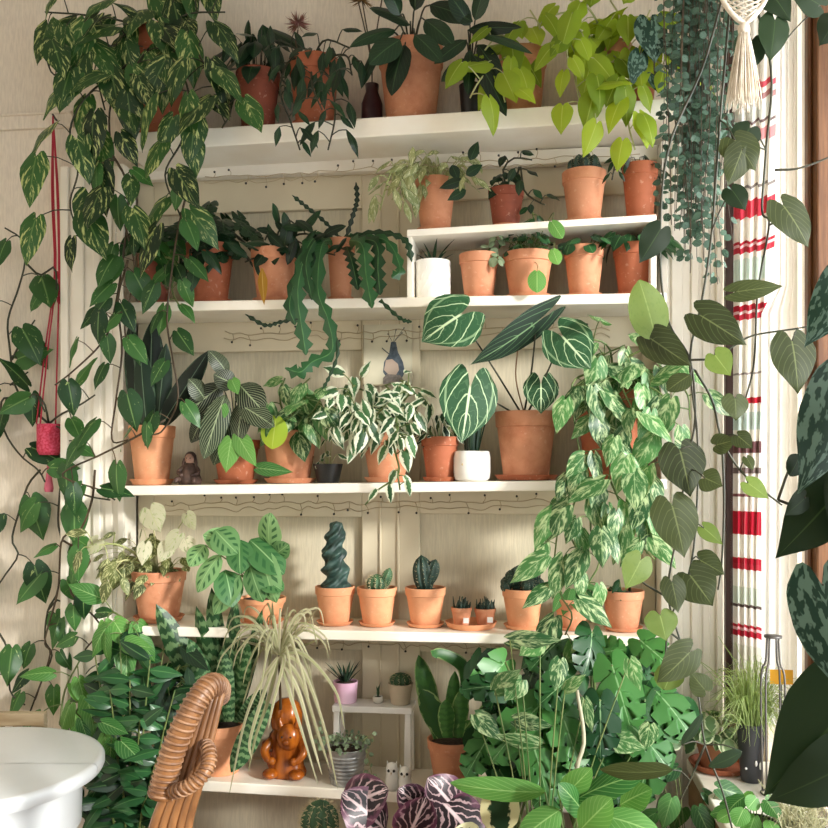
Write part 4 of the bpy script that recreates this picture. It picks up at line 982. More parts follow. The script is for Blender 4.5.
a = P(346, 746, -.09); c = V((a.x, a.y, Z5(a.x) + .0008)); k = mpp(346, -.09); H = a.z - c.z; R = 21.5 * k
root = thing('metal_bucket_planter', 'ribbed galvanised metal bucket with a mat of tiny trailing leaves', 'potted plant', c, G5)
pr = [(.001, 0), (R*.72, 0)]
for i in range(31): t = i / 30; pr.append((R * (.72 + .25 * t) + (.0016 * math.sin(t * 2 * PI * 9) if .08 < t < .9 else 0), H * (.01 + .96 * t)))
pr += [(R*1.01, H*.985), (R, H), (R*.94, H), (R*.9, H*.9), (.001, H*.89)]
m = MB(); m.lathe(c, pr, 40); m.build('bucket', METAL, root)
m = MB(); m.lathe(c + UP * H * .9, [(R*.89, 0), (.001, .006)], 20); m.build('soil', SOIL, root)
lf, st = nb(Z5)
for i in range(150):
    a = rnd.uniform(0, 2*PI); q = math.sqrt(rnd.random()) * R * 1.15; b_ = c + V((math.cos(a)*q, math.sin(a)*q, H * .95 + rnd.uniform(0, .03))); lf.leaf(b_, rv(1) + UP * .4, UP + TOW + rv(.6), .011, .008, 'oval', .3, nu=3, nv=2)
for pts in ([(366,750),(372,775),(375,800)], [(328,745),(318,735),(312,738)], [(362,742),(370,735),(375,742)], [(330,742),(325,728),(320,722)]): vine(lf, st, [(*q, -.13) for q in pts], L=6, W=.8, step=5, shape='oval', spread=1, r=.4, nu=3)
fin(root, lf, st, GREYL, STEMY)

# white stool and what stands on it
x0, x1 = P(334, 700, -.03).x, P(411, 700, -.03).x; zt_ = P(372, 706, -.03).z
root = thing('small_stool', 'little white plastic stool standing on the lowest shelf', 'stool', (x0, -.07, Z5(x0) + .0008))
m = MB(); m.box((x0 - .004, -.04, zt_ - .018), (x1 + .004, .05, zt_)); m.build('seat', WHITE, root, False, .003)
for x in (x0, x1 - .016):
    for y in (-.037, .033):
        m = MB(); zb_ = Z5(x) + .001; m.hexa([(x - .003, y - .002, zb_), (x + .017, y - .002, zb_), (x + .017, y + .014, zb_), (x - .003, y + .014, zb_), (x, y, zt_ - .0165), (x + .016, y, zt_ - .0165), (x + .016, y + .014, zt_ - .0165), (x, y + .014, zt_ - .0165)]); m.build('leg', WHITE, root, False, .002)
zs_ = lambda x: zt_
root, top, R, k = pot('potted_haworthia', 'spiky haworthia in a pink glazed pot on the little white stool', zs_, 333, 358, 681, .005, PINK, saucer=False, rim=False, taper=.86)
lf = MB(); blades(lf, top, 16, .075, .009, 'lance', (5, 50), (0, .5), fold=.5, r0=.006); lf.build('foliage', SNAKED, root)
a = P(378, 688, .005); c = V((a.x, a.y, zt_ + .0008)); root = thing('potted_cactus', 'single thin spike in a tiny clear dish, in the middle of the little white stool', 'potted plant', c)
gl = plain('dish glass', '#d8d2c4', .1); m = MB(); m.lathe(c, [(.001, 0), (.012, 0), (.015, .006), (.014, .018), (.0125, .018), (.0125, .012), (.001, .011)], 24); m.build('dish', gl, root)
m = MB(); m.lathe(c + UP * .012, [(.012, 0), (.010, .004), (.001, .005)], 16); m.build('soil', SOIL, root)
lf = MB(); blades(lf, c + UP * .014, 4, .045, .009, 'lance', (1, 10), (0, .1), r0=.002, fold=.6); lf.build('foliage', CACT, root)
root, top, R, k = pot('potted_cactus', 'round ribbed cactus in a beige pot, at the right end of the little white stool', zs_, 388, 413, 683, .005, BEIGE, saucer=False, rim=False, taper=.74)
m, sp = MB(), MB(); ribbed(m, sp, top - UP * .004, R * .8, .04, 12, .1, spn=2); fin(root, m, sp, CACT, SPINE, 'cactus_stem', 'spines')

# two little white owls
for lab, px, pyt, hh in (('small white owl ornament, the taller left one beside the stool leg', 392, 762, 25), ('small white owl ornament, the shorter right one beside the stool leg', 405, 766, 21)):
    Yo = -.127; a = P(px, pyt, Yo); c = V((a.x, a.y, Z5(a.x) + .0006)); H = a.z - c.z; R = 6.6 * mpp(px, Yo)
    root = thing('owl_ornament', lab, 'ornament', c, 'white owls on the lowest shelf')
    m = MB(); m.lathe(c, [(.001, 0), (R*.75, 0), (R*.95, H*.12), (R, H*.4), (R*.86, H*.62), (R*.92, H*.78), (R*.7, H*.93), (R*.3, H*.99), (.001, H)], 24); m.build('body', WHITE, root)
    for s_ in (-1, 1):
        m = MB(); m.tube([c + V((s_*R*.6, 0, H*.88)), c + V((s_*R*.75, 0, H*1.06))], R*.25, .0004, 8); m.build('ear_tuft', WHITE, root)
        m = MB(); m.ball(c + V((s_*R*.38, -R*.8, H*.74)), R*.24, R*.12, R*.24); m.build('eye', BLACKP, root)
    m = MB(); m.tube([c + V((0, -R*.85, H*.68)), c + V((0, -R*1.1, H*.6))], R*.16, .0003, 6); m.build('beak', BEIGE, root)

root, top, R, k = pot('potted_snake_plant', 'broad leaved green snake plant in a terracotta pot right of the little white stool', Z5, 427, 477, 738, -.06, TER, group=G5)
for b_, t_, w_, Y, rl in (((440,738),(419,656),22,-.05,20), ((443,738),(422,690),26,-.12,-15), ((452,738),(455,672),16,-.06,10), ((458,738),(462,690),18,-.11,0), ((448,738),(446,700),18,-.13,10), ((466,738),(474,720),30,-.09,40)):
    m = pxleaf((*b_, Y), (*t_, Y - .01), w_, 'snake', droop=.15, roll=rl, fold=.35, wav=.03); m.build('leaf', SNAKEG, root)
m = MB(); m.ribbon([P(455,738,-.06), P(466,690,-.07), P(462,665,-.09), P(440,653,-.12), P(432,656,-.14)], 13 * k, lambda t: .5 + .5 * math.sin(PI * min(1, t * 1.1)) if t < .9 else (1 - t) * 8, TOW + UP * .3, seg=20, fold=.3); m.build('leaf', SNAKEG, root)
pxleaf((470,735,-.14), (520,678,-.16), 30, 'snake', droop=.4, roll=30, fold=.3).build('leaf', SNAKEG, root)

# ================================================================== fairy lights along the shelf undersides
for zf, a0, a1, lab in ((Z1, 205, 640, 'wired light string with tiny dark tips under the topmost shelf'), (Z2, 225, 610, 'wired light string under the shelf carrying the fishbone cactus'), (Z3, 165, 560, 'wired light string under the anthurium shelf'), (Z4, 265, 560, 'wired light string under the cactus shelf')):
    Yl = RECESS - .026 if zf is not Z1 else -.045
    xa_, xb_ = P(a0, 300, Yl).x, P(a1, 300, Yl).x; dz = .058 if zf is not Z1 else .10
    n = 24; mid = (xa_ + xb_) / 2
    root = thing('string_lights', lab, 'string lights', (mid, Yl, zf(mid) - dz), 'light strings under the shelves')
    m = MB(); pts = []; tips = []
    for i in range(n * 2 + 1):
        x = xa_ + (xb_ - xa_) * i / (n * 2); pts.append(V((x, Yl, zf(x) - dz + rnd.uniform(-.006, .006))))
        if i % 2: 
            tp = pts[-1] + V((rnd.uniform(-.008, .008), -.004, rnd.choice((-.024, .022, .014, -.03)))); tips.append(tp); m.tube(cat([pts[-1], pts[-1].lerp(tp, .6) + V((.004, 0, 0)), tp], 4), .0010, seg=4)
    m.tube(cat(pts, n * 6), .0012, seg=4); p2 = [q + V((0, 0, -.016)) + rv(.004) for q in pts]
    for q in p2: q.y = Yl
    m.tube(cat(p2, n * 6), .0011, seg=4); m.build('wire', BULBW, root)
    proto = MB(); proto.ball(V((0, 0, 0)), .0034, seg=7, rings=5); b0 = None
    for tp in tips:
        if b0 is None: b0 = proto.build('bulb', BULB, root); b_ = b0
        else: b_ = b0.copy(); COL.objects.link(b_); b_.parent = root
        b_.location = tp - root.location + (root.location if False else V((0, 0, 0)))
    for v in b0.data.vertices: v.co += root.location
# green knob ornament and the small picture on the door
c = P(488, 658, .05); m = MB(); m.lathe(V((c.x, .056, c.z)), [(.001, 0), (.017, 0), (.018, .004), (.014, .008), (.008, .009), (.007, .012), (.001, .013)], 28, axis=V((0, -1, 0))); tag(m.build('glass_ornament', plain('green glass knob', '#2f5a44', .2, c2='#1f3a30')), 'round dark green glass ornament on the panel right of the broad leaved snake plant', 'ornament')

Yp = .05; q0, q1 = P(363, 386, Yp), P(412, 324, Yp)
root = thing('framed_picture', 'small pale card picture of a dark rounded vessel with berry sprigs', 'picture', V(((q0.x + q1.x)/2, Yp, q0.z)))
m = MB(); m.box((q0.x, Yp - .001, q0.z), (q1.x, Yp + .004, q1.z)); m.build('card', plain('pale green card', '#cfc9b0', .8), root, False)
m = MB()
for b_ in ((q0.x, q0.z, q0.x + .003, q1.z), (q0.x, q0.z, q1.x, q0.z + .004)): m.box((b_[0], Yp - .004, b_[1]), (b_[2], Yp - .0011, b_[3]))
m.build('frame_edge', plain('card edge', '#a89c80', .7), root, False)
def flat(name, pts, mat, dy, par):
    m = MB(); cc = P(*[sum(q[i] for q in pts)/len(pts) for i in (0, 1)], Yp - .0012 - dy); ci = m.vert(cc); ids = [m.vert(P(*q, Yp - .0012 - dy)) for q in pts]
    for i in range(len(ids)): m.f.append((ci, ids[i], ids[(i+1) % len(ids)]))
    m.build(name, mat, par, False)
VES = plain('painted vessel grey', '#3a4650', .8, c2='#55606a', sc=90); VESP = plain('painted vessel pale', '#b4a090', .8); VESB = plain('painted base', '#8a8078', .8, c2='#6a645e', sc=120)
flat('painted_vessel', [(391,342),(396,342),(398,352),(403,362),(405,372),(401,380),(388,380),(383,372),(384,362),(389,354)], VES, 0, root)
flat('painted_face', [(386,360),(392,359),(398,364),(399,370),(396,375),(389,375),(384,370)], VESP, .0004, root)
flat('painted_base', [(383,378),(387,374),(400,375),(403,379),(404,386),(383,385)], VESB, .0008, root)
m = MB()
for e in ((388,334),(396,330),(402,333),(404,328)): m.tube([P(393,343,Yp-.002), P(*e,Yp-.002)], .0005, seg=4); m.ball(P(*e,Yp-.002), .002, .0004, .002)
m.tube([P(389,354,Yp-.002), P(382,348,Yp-.002)], .0012, seg=4); m.build('painted_sprigs', VES, root)

# two little white ladder trellises
for lab, pts, zf in (('little white ladder trellis leaning at the left end of the second bay', ((121,215),(117,292)), Z2), ('little white ladder trellis at the left end of the cactus shelf', ((124,568),(118,615)), Z4)):
    Y = -.03; t0, b0_ = P(*pts[0], Y), P(*pts[1], Y); b0_.z = zf(b0_.x) + .004; root = thing('ladder_trellis', lab, 'trellis', V((b0_.x, Y, b0_.z - .003)))
    for s_ in (-1, 1):
        m = MB(); m.tube([b0_ + V((s_*.013, 0, 0)), t0 + V((s_*.013, 0, 0))], .0018, seg=6); m.build('rail', WHITE, root)
    n = int((t0.z - b0_.z) / .03)
    for i in range(n):
        q = b0_.lerp(t0, (i + .5) / n); m = MB(); m.tube([q - V((.017, 0, 0)), q + V((.017, 0, 0))], .0016, seg=6); m.build('rung', WHITE, root)

# ================================================================== red hanger with its pothos on the left wall
Yh = -.01
top = P(54, 118, .02); root = thing('hanging_planter', 'red cord hanger with a red crocheted pot cover and pink tassel, on the left wall', 'hanging planter', P(49, 455, Yh))
m = MB(); m.tube(cat([V((top.x, .049, top.z)), V((top.x, .03, top.z)), V((top.x, .012, top.z + .008))], 8), .003, seg=8); m.build('hook', WIREM, root)
hk = V((top.x, .014, top.z + .003)); kn = P(57, 275, Yh); k = mpp(50, Yh); pc_ = P(49, 430, Yh)
for dx, dy in ((-11, -.028), (-5, -.04), (8, -.028), (12, .0)):
    m = MB(); e = P(49 + dx, 424, Yh) + V((0, dy + .02, 0)); m.tube(cat([hk, hk.lerp(kn, .5) + V((dx * k * .3, 0, 0)), kn + V((dx * k * .25, 0, 0)), kn.lerp(e, .5) + V((dx*k*.15, 0, 0)), e], 14), .0024, seg=5); m.build('cord', RED, root)
for q in ((57, 275, Yh), (59, 300, Yh)):
    m = MB(); m.ball(P(*q), .006, .006, .012); m.build('bead', RED, root)
R = 11.5 * k; pz = P(49, 455, Yh); m = MB(); H = P(49, 424, Yh).z - pz.z; m.lathe(pz, [(.001, 0), (R*.8, 0), (R, H*.15), (R*1.02, H*.9), (R, H), (R*.9, H), (R*.88, H*.85), (.001, H*.84)], 28); m.build('pot_cover', REDK, root)
m = MB(); m.lathe(pz + UP * H * .85, [(R*.86, 0), (.001, .004)], 18); m.build('soil', SOIL, root)
m = MB(); tp = pz; m.lathe(V((tp.x, tp.y, P(47, 492, Yh).z)), [(.010, 0), (.012, .01), (.007, .05), (.005, .06), (.006, .068), (.001, tp.z - P(47,492,Yh).z - .001)], 14, 7, .12); m.build('tassel', PINKT, root)
root2 = thing('trailing_pothos', 'golden pothos climbing and trailing over the left wall from the red hanger', 'hanging plant', pz + UP * H * .9)
lf, st = MB(.046), MB(.046); Y = .0
c = (49, 424, Yh)
for pts, L in (([c,(28,405,Y),(15,385,Y),(10,350,Y),(8,320,Y),(18,290,Y),(25,262,Y),(22,240,Y),(5,228,Y)], 30), ([(25,262,Y),(40,275,Y),(55,268,-.03),(55,300,-.04),(40,300,-.04)], 26), ([c,(20,402,Y),(2,400,Y),(4,430,Y),(20,455,Y),(38,470,-.03),(45,482,-.04)], 28), ([(40,470,-.02),(28,485,Y),(18,515,Y),(12,540,Y),(18,555,Y),(5,575,Y),(-5,590,Y)], 31),
               ([c,(45,405,-.04),(38,395,-.05),(45,412,-.05)], 26), ([c,(60,415,-.04),(80,405,-.05),(95,395,-.06)], 28), ([c,(62,430,-.03),(68,450,-.02),(62,475,-.02),(58,520,Y),(62,545,Y),(58,590,Y),(48,610,Y),(45,640,.02),(52,655,.02),(42,680,.02),(30,712,.02)], 27), ([(12,360,Y),(22,340,Y),(35,320,Y)], 26), ([(10,385,Y),(28,372,Y)], 34), ([(48,610,Y),(60,600,Y),(78,620,Y)], 26), ([(-10,620,Y),(8,650,Y),(10,690,Y),(25,705,.02)], 30), ([(60,480,-.02),(85,495,-.05),(110,500,-.08)], 32)):
    vine(lf, st, pts, L=L * 1.25, W=.66, step=33, spread=4, skip=16)
lf.build('foliage', JADE, root2); st.build('vine', STEMD, root2)

# ================================================================== floor plants at the bottom
def floorpot(name, label, px, Y, R, H, mat, cat_='potted plant', zf=0.0, group=None):
    a = P(px, 800, Y); c = V((a.x, Y, zf + .0008)); root = thing(name, label, cat_, c, group); return root, lathe_pot(root, c, R, H, mat)
root, top = floorpot('potted_zz_plant', 'dense dark glossy plant on the floor between the white table and the rattan chair', 130, -.22, .14, .26, TERB)
lf, st = MB(-.04), MB(-.04)
lf.ymax = .04
for e in ((70,720,-.1),(95,655,-.15),(120,640,-.18),(150,660,-.2),(175,690,-.2),(165,640,-.12),(85,690,-.12),(110,690,-.3),(140,720,-.3),(160,750,-.3),(90,750,-.28),(120,770,-.34),(150,790,-.34),(100,800,-.33),(175,770,-.25),(190,650,-.1),(130,680,-.2),(75,800,-.3),(170,810,-.3)):
    q = P(*e); b_ = top + V(((q.x - top.x) * .25, (q.y - top.y) * .25, 0)); w = [b_, b_.lerp(q, .5) + UP * .05, q]
    path = cat(w, 16); st.tube(path, .004, .0018, 5)
    for i in range(4, 17):
        for s_ in (-1, 1):
            if rnd.random() < .38: continue
            p_ = path[i]; tg = (path[i] - path[i-1]).normalized(); sv = tg.cross(TOW).normalized() * s_
            lf.leaf(p_, sv * .8 + tg * .5 + rv(.5) - UP * .2, TOW * .7 + UP * .6 + rv(.45), .09 * rnd.uniform(.6, 1.15), .034, 'ovate', rnd.uniform(.1, .9), .2)
fin(root, lf, st, ZZ, STEM)
lf, st = MB(.04), MB(.04)
for v_ in ([(60,725,-.12),(65,690,-.1),(80,660,-.1)], [(95,700,-.2),(70,705,-.22),(90,725,-.24)], [(110,640,-.12),(128,625,-.14),(112,612,-.12),(105,625,-.12)], [(80,740,-.2),(100,720,-.28),(125,740,-.3)], [(130,650,-.14),(125,632,-.15),(140,620,-.16)]):
    st = MB(.04); vine(lf, st, v_, L=36, W=.62, step=13, spread=8); st.build('bright_stem', STEM, root)
lf.build('bright_leaves', FRESH, root)
lf, st = MB(.04), MB(.04)
for v_ in ([(150,700,-.12),(170,680,-.15),(180,665,-.15)], [(150,690,-.12),(140,740,-.2),(160,770,-.22)], [(170,640,-.1),(180,675,-.14),(195,690,-.14)]):
    st = MB(.04); vine(lf, st, v_, L=40, W=.4, step=12, spread=10, shape='lance'); st.build('narrow_stem', STEM, root)
lf.build('narrow_leaves', DARK, root)

# rose painted calatheas and the spiny cactus in front of the lowest shelf
root, top = floorpot('potted_calathea', 'dark calathea with pink striped leaves, in front of the lowest shelf', 410, -.42, .11, .22, TERB)
st = MB()
for b_, t_, w_, Y, rl in (((340,812),(385,790),54,-.42,-10), ((385,830),(345,795),50,-.44,10), ((432,800),(412,845),50,-.44,15), ((440,800),(478,842),56,-.44,-10), ((425,812),(400,790),34,-.4,0), ((405,840),(425,800),44,-.47,20), ((460,815),(430,780),46,-.42,0)):
    q = P(*b_, Y); st.tube(cat([top, top.lerp(q, .6) + UP * .04, q], 8), .0026, .002, 5)
    pxleaf((*b_, Y), (*t_, Y - .03), w_, 'oval', droop=.6, roll=rl, pitch=40, fold=.1, nu=14, nv=8).build('leaf', ROSE, root)
st.build('stems', STEMD, root)
root, top = floorpot('potted_cactus', 'spiny round green cactus below the metal bucket', 320, -.34, .055, .09, TER, zf=P(320, 842, -.34).z - .09)
root.location.z  # stands on the small plant table below
zt2 = root.location.z - .0008
m, sp = MB(), MB(); ribbed(m, sp, top - UP * .004, .042, .115, 13, .1, n=12, spn=5); fin(root, m, sp, CACT, SPINE, 'cactus_stem', 'spines')
ta = thing('plant_table', 'small low wooden plant table under the spiny cactus', 'side table', (root.location.x, -.34, 0))
m = MB(); x_ = root.location.x; m.box((x_ - .09, -.43, zt2 - .02), (x_ + .09, -.25, zt2)); m.build('tabletop', LIGHTW, ta, False, .003)
for sx in (-1, 1):
    for sy in (-1, 1):
        m = MB(); m.box((x_ + sx*.075 - .01, -.34 + sy*.075 - .01, 0.0005), (x_ + sx*.075 + .01, -.34 + sy*.075 + .01, zt2 - .0205)); m.build('leg', LIGHTW, ta, False)

# monstera jungle under the cactus shelf
root, top = floorpot('potted_monstera', 'large glossy monstera with split leaves under the right half of the cactus shelf', 605, -.26, .12, .24, TERB)
st = MB(.0)
for b_, t_, w_, Y, rl, pt in (((612,665),(628,720),48,-.3,10,20), ((592,632),(585,668),40,-.25,-20,20), ((540,705),(500,752),50,-.32,10,30), ((560,710),(575,760),46,-.34,-10,20), ((520,688),(470,690),36,-.28,20,30), ((505,662),(478,688),40,-.22,-20,20), ((640,640),(668,665),36,-.24,10,20), ((625,720),(660,760),48,-.34,-15,30), ((560,640),(535,665),36,-.2,20,10), ((600,700),(600,748),44,-.36,5,20),
        ((655,690),(685,730),44,-.28,-10,20), ((575,675),(545,700),44,-.3,15,20), ((645,700),(630,760),46,-.3,10,30), ((530,735),(545,790),46,-.36,0,30), ((600,760),(625,800),44,-.36,0,30), ((570,770),(540,800),44,-.36,0,30), ((490,735),(470,770),34,-.3,10,30), ((660,720),(640,790),50,-.32,5,30), ((515,700),(535,738),40,-.26,0,20), ((590,655),(620,650),36,-.18,0,20)):
    q = P(*b_, Y); st.tube(cat([top + rv(.02), top.lerp(q, .5) + V((0, .03, .03)), q], 10), .005, .003, 6)
    pxleaf((*b_, Y), (t_[0] + (t_[0] - b_[0]) * .15, t_[1] + (t_[1] - b_[1]) * .15, Y - .05), w_ * .95, monst, droop=.7, roll=rl, pitch=pt, fold=.16, nu=60, nv=8).build('leaf', MONS, root)
st.build('stems', STEM, root)
m = MB(); m.tube(cat([top + V((.03, -.03, 0)), P(578, 790, -.42), P(584, 740, -.41), P(577, 690, -.38)], 14), .0055, .004, 8); m.build('aerial_root', plain('pale root', '#a9a68c', .7), root)
lf, st = MB(.045), MB(.045)
root3, top3 = floorpot('potted_philodendron', 'dense mixed leaved plant between the monstera and the broad leaved snake plant', 500, -.2, .12, .22, TERB)
for e, L in (((505,690,-.25),40),((490,660,-.12),40),((540,655,-.15),42),((525,740,-.3),42),((560,735,-.33),42),((500,770,-.33),42),((480,720,-.22),40),((600,720,-.3),38),((640,680,-.2),38),((650,740,-.26),40),((610,780,-.36),40),((560,690,-.2),40),((670,700,-.2),38),((640,650,-.14),36)):
    q = P(*e); w = [top3, top3.lerp(q, .5) + V((0, .02, .06)), q]; st.tube(cat(w, 12), .004, .0025, 5)
    for i in range(4):
        lf.leaf(q + rv(.035), RT * rnd.uniform(-.8, .8) - UP * .6 + TOW * .2 + rv(.2), TOW * .7 + UP * .6 + rv(.35), L * mpp(e[0], e[2]) * rnd.uniform(.7, 1.15), L * mpp(e[0], e[2]) * .6, rnd.choice(('heart', 'ovate', monst)), .5, .15)
fin(root3, lf, st, ZZ, STEM)
root4, top4 = floorpot('potted_pothos', 'low pothos with streaked heart leaves among the monstera', 540, -.46, .09, .2, TERB)
lf, st = MB(), MB()
for b_, t_, w_ in (((522,680),(505,700),24), ((476,715),(502,740),22), ((540,640),(520,655),26), ((510,640),(560,640),20), ((515,720),(552,726),18), ((540,745),(495,735),18), ((585,700),(592,732),13), ((565,690),(585,675),14), ((560,660),(555,690),20), ((495,690),(520,670),22), ((650,725),(645,750),20), ((612,738),(645,748),28), ((630,660),(640,690),18)):
    q = P(*b_, -.38); st.tube(cat([top4, top4.lerp(q, .5) + UP * .05, q], 8), .002, .0015, 4); pxleaf((*b_, -.38), (*t_, -.40), w_, 'pothos', droop=.4, roll=rnd.uniform(-25, 25), pitch=20, lf=lf, nu=8, nv=4)
fin(root4, lf, st, MARBLE, STEM)
root5, top5 = floorpot('potted_peace_lily', 'fresh green plant with long wide leaves at the bottom edge, in front of the monstera', 592, -.70, .11, .16, TER, zf=.0)
st = MB()
for b_, t_, w_, Y, rl in (((545,792),(455,784),26,-.62,-50), ((560,800),(590,770),26,-.64,10), ((575,800),(640,775),34,-.66,-40), ((560,810),(520,840),34,-.68,20), ((585,815),(560,785),26,-.66,10), ((600,815),(660,835),40,-.68,-30), ((580,830),(610,800),34,-.7,0), ((600,800),(625,770),26,-.62,20), ((620,805),(650,790),30,-.62,-10)):
    q = P(*b_, Y); st.tube(cat([top5, top5.lerp(q, .6) + UP * .02, q], 8), .003, .002, 5)
    pxleaf((*b_, Y), (*t_, Y - .03), w_, 'oval', droop=.5, roll=rl, pitch=45, fold=.2, nu=14, nv=6).build('leaf', FRESH, root5)
st.build('stems', STEM, root5)
root6, top6 = floorpot('potted_rubber_plant', 'dark rubber plant leaf with a cream margin at the bottom edge', 484, -.62, .09, .2, TERD)
st = MB()
for b_, t_, w_, rl in (((500,835),(500,782),40,0), ((480,850),(455,830),36,20), ((520,850),(545,830),36,-20)):
    q = P(*b_, -.60); st.tube(cat([top6, q], 6), .004, .003, 6); pxleaf((*b_, -.60), (*t_, -.62), w_, 'oval', droop=.2, roll=rl, pitch=10, nu=14, nv=8).build('leaf', RUBB, root6)
st.build('stems', STEMD, root6)
root7, top7 = floorpot('potted_pothos', 'bright heart leaved pothos rising between the monstera and the window sill', 692, -.32, .08, .2, TERB)
lf, st = MB(), MB()
bush(lf, st, top7 + UP * .1, 20, (.10, .1, .40), .075, .62, 'pothos', h=(.3, 1), down=.6, kk=(.3, 1)); fin(root7, lf, st, MID, STEM)

# ================================================================== window sill
zs_ = lambda x: ZS
cs = V((.493, -.115, ZS + .0008))
m = MB(); m.lathe(cs, [(.001, 0), (.062, 0), (.066, .002), (.076, .017), (.071, .017), (.063, .006), (.001, .005)], 36); o = m.build('plant_saucer', TERB, None, auto=40); tag(o, 'wide terracotta saucer on the window sill under the pale rounded plant', 'saucer')
c = cs + UP * .006; c.x -= .012
root = thing('potted_peperomia', 'pale green rounded leaved plant in a terracotta bowl on the window sill', 'potted plant', c)
top = lathe_pot(root, c, .046, .062, TER, saucer=False)
lf, st = MB(.04), MB(.04); bush(lf, st, top, 60, (.09, .06, .12), .045, .72, 'oval', h=(.1, 1), down=.5, front=.2); fin(root, lf, st, PEPR, STEMY)

a = PZ(751, 781, ZS); c = V((a.x, a.y, ZS + .0008)); k = (a - CAM).dot(FW) / F; R = 14 * k; H = 58 * k
root = thing('potted_grass', 'tangle of fine yellow green blades in a tall dark grey pot on the window sill', 'potted plant', c)
top = lathe_pot(root, c, R, H, GREYP, saucer=False, rim=False, taper=.66)
m = MB()
for i in (0, 2, 3): a_ = -2.2 + i * .4; q = c + V((math.cos(a_) * R * .86, math.sin(a_) * R * .86, H * (.36 - .05 * abs(i - 2)))); m.ball(q, .003, .002, .003 + .002 * i)
m.build('pale_splashes', WHITE, root)
lf = MB()
for i in range(480):
    a_ = rnd.uniform(0, 2*PI); o_ = V((math.cos(a_), math.sin(a_), 0)); q = rnd.uniform(.01, .105); hh = rnd.uniform(-.01, .19) * (1 - q * 3)
    b_ = top + o_ * rnd.uniform(0, R * .8); e_ = top + o_ * q + UP * hh; lf.ribbon([b_, b_.lerp(e_, .5) + UP * rnd.uniform(.02, .07) + rv(.008), e_, e_ + o_ * .015 - UP * rnd.uniform(0, .02) + rv(.012)], .0022, lambda t: 1 - t * .8, TOW + rv(.5), seg=8, nv=1)
for e in ((718,636),(735,642),(690,655),(700,662),(722,665)):
    q = P(*e, c.y); lf.ribbon([top, top.lerp(q, .5) + UP * .03 + rv(.01), q], .003, lambda t: 1 - t * .7, TOW, seg=12, nv=1)
o = lf.build('foliage', GRASS, root); o['kind'] = 'stuff'

cw = PZ(774, 792, ZS); cw = V((min(cw.x + .0, .575), cw.y - .02, ZS + .0006)); k = (cw - CAM).dot(FW) / F
root = thing('wire_lantern', 'empty grey wire lantern frame standing on the window sill', 'lantern', cw)
w_, hh = .026, 158 * k
m = MB(); m.tube(cat([cw + V((w_*math.cos(i*PI/8), w_*math.sin(i*PI/8), .003)) for i in range(17)], 34), .0024, seg=6); m.build('base_ring', WIREM, root)
for i in range(4):
    a_ = PI/4 + i * PI/2; o_ = V((math.cos(a_), math.sin(a_), 0)); m = MB(); m.tube(cat([cw + o_ * w_ + UP * .004, cw + o_ * (w_ + .004) + UP * hh * .7, cw + o_ * (w_ - .008) + UP * hh * .84, cw + o_ * (w_ - .012) + UP * hh], 12), .0024, seg=6); m.build('bar', WIREM, root)
m = MB(); m.lathe(cw + UP * hh, [(.001, -.002), (w_ - .006, -.002), (w_ - .006, .003), (.001, .004)], 20); m.build('top_plate', WIREM, root)
q0, q1 = P(770, 684, cw.y + .04), P(793, 670, cw.y + .04); root = thing('sticky_card', 'small yellow card on a stake behind the wire lantern', 'card', V(((q0.x+q1.x)/2, cw.y + .04, ZS + .0008)))
m = MB(); m.box((q0.x, cw.y + .0395, q0.z), (q1.x, cw.y + .0405, q1.z)); m.build('card', plain('yellow card', '#f0b428', .6, tr=.3), root, False)
m = MB(); m.tube([V(((q0.x+q1.x)/2, cw.y + .042, ZS + .001)), V(((q0.x+q1.x)/2, cw.y + .042, q1.z - .004))], .0016, seg=6); m.build('stake', STEMD, root)
# foreground sill: bright leaved pot and dry moss pot
for nm, lab, px, py, mt, kind in (('potted_pelargonium', 'small bright green leaved plant on the near window sill', 742, 842, FRESH, 0), ('potted_moss', 'pot of dry straw coloured tangle on the near window sill', 800, 850, DRAC, 1)):
    a = PZ(px, py, ZS); c = V((min(max(a.x, .47), .55), a.y, ZS + .0008)); root = thing(nm, lab, 'potted plant', c); top = lathe_pot(root, c, .036 if not kind else .05, .045, BLACKP, saucer=False, rim=False)
    lf, st = MB(), MB()
    if not kind: bush(lf, st, top, 16, (.05, .05, .075), .05, .85, 'round', h=(.1, 1), down=.3); fin(root, lf, st, mt, STEM)
    else:
        for i in range(220):
            b_ = top + V((rnd.uniform(-.04, .04), rnd.uniform(-.04, .04), 0)); lf.ribbon([b_, b_ + UP * .03 + rv(.02), b_ + UP * rnd.uniform(.02, .06) + rv(.04)], .0022, lambda t: 1 - .5 * t, TOW + rv(.6), seg=6, nv=1)
        o = lf.build('foliage', mt, root); o['kind'] = 'stuff'

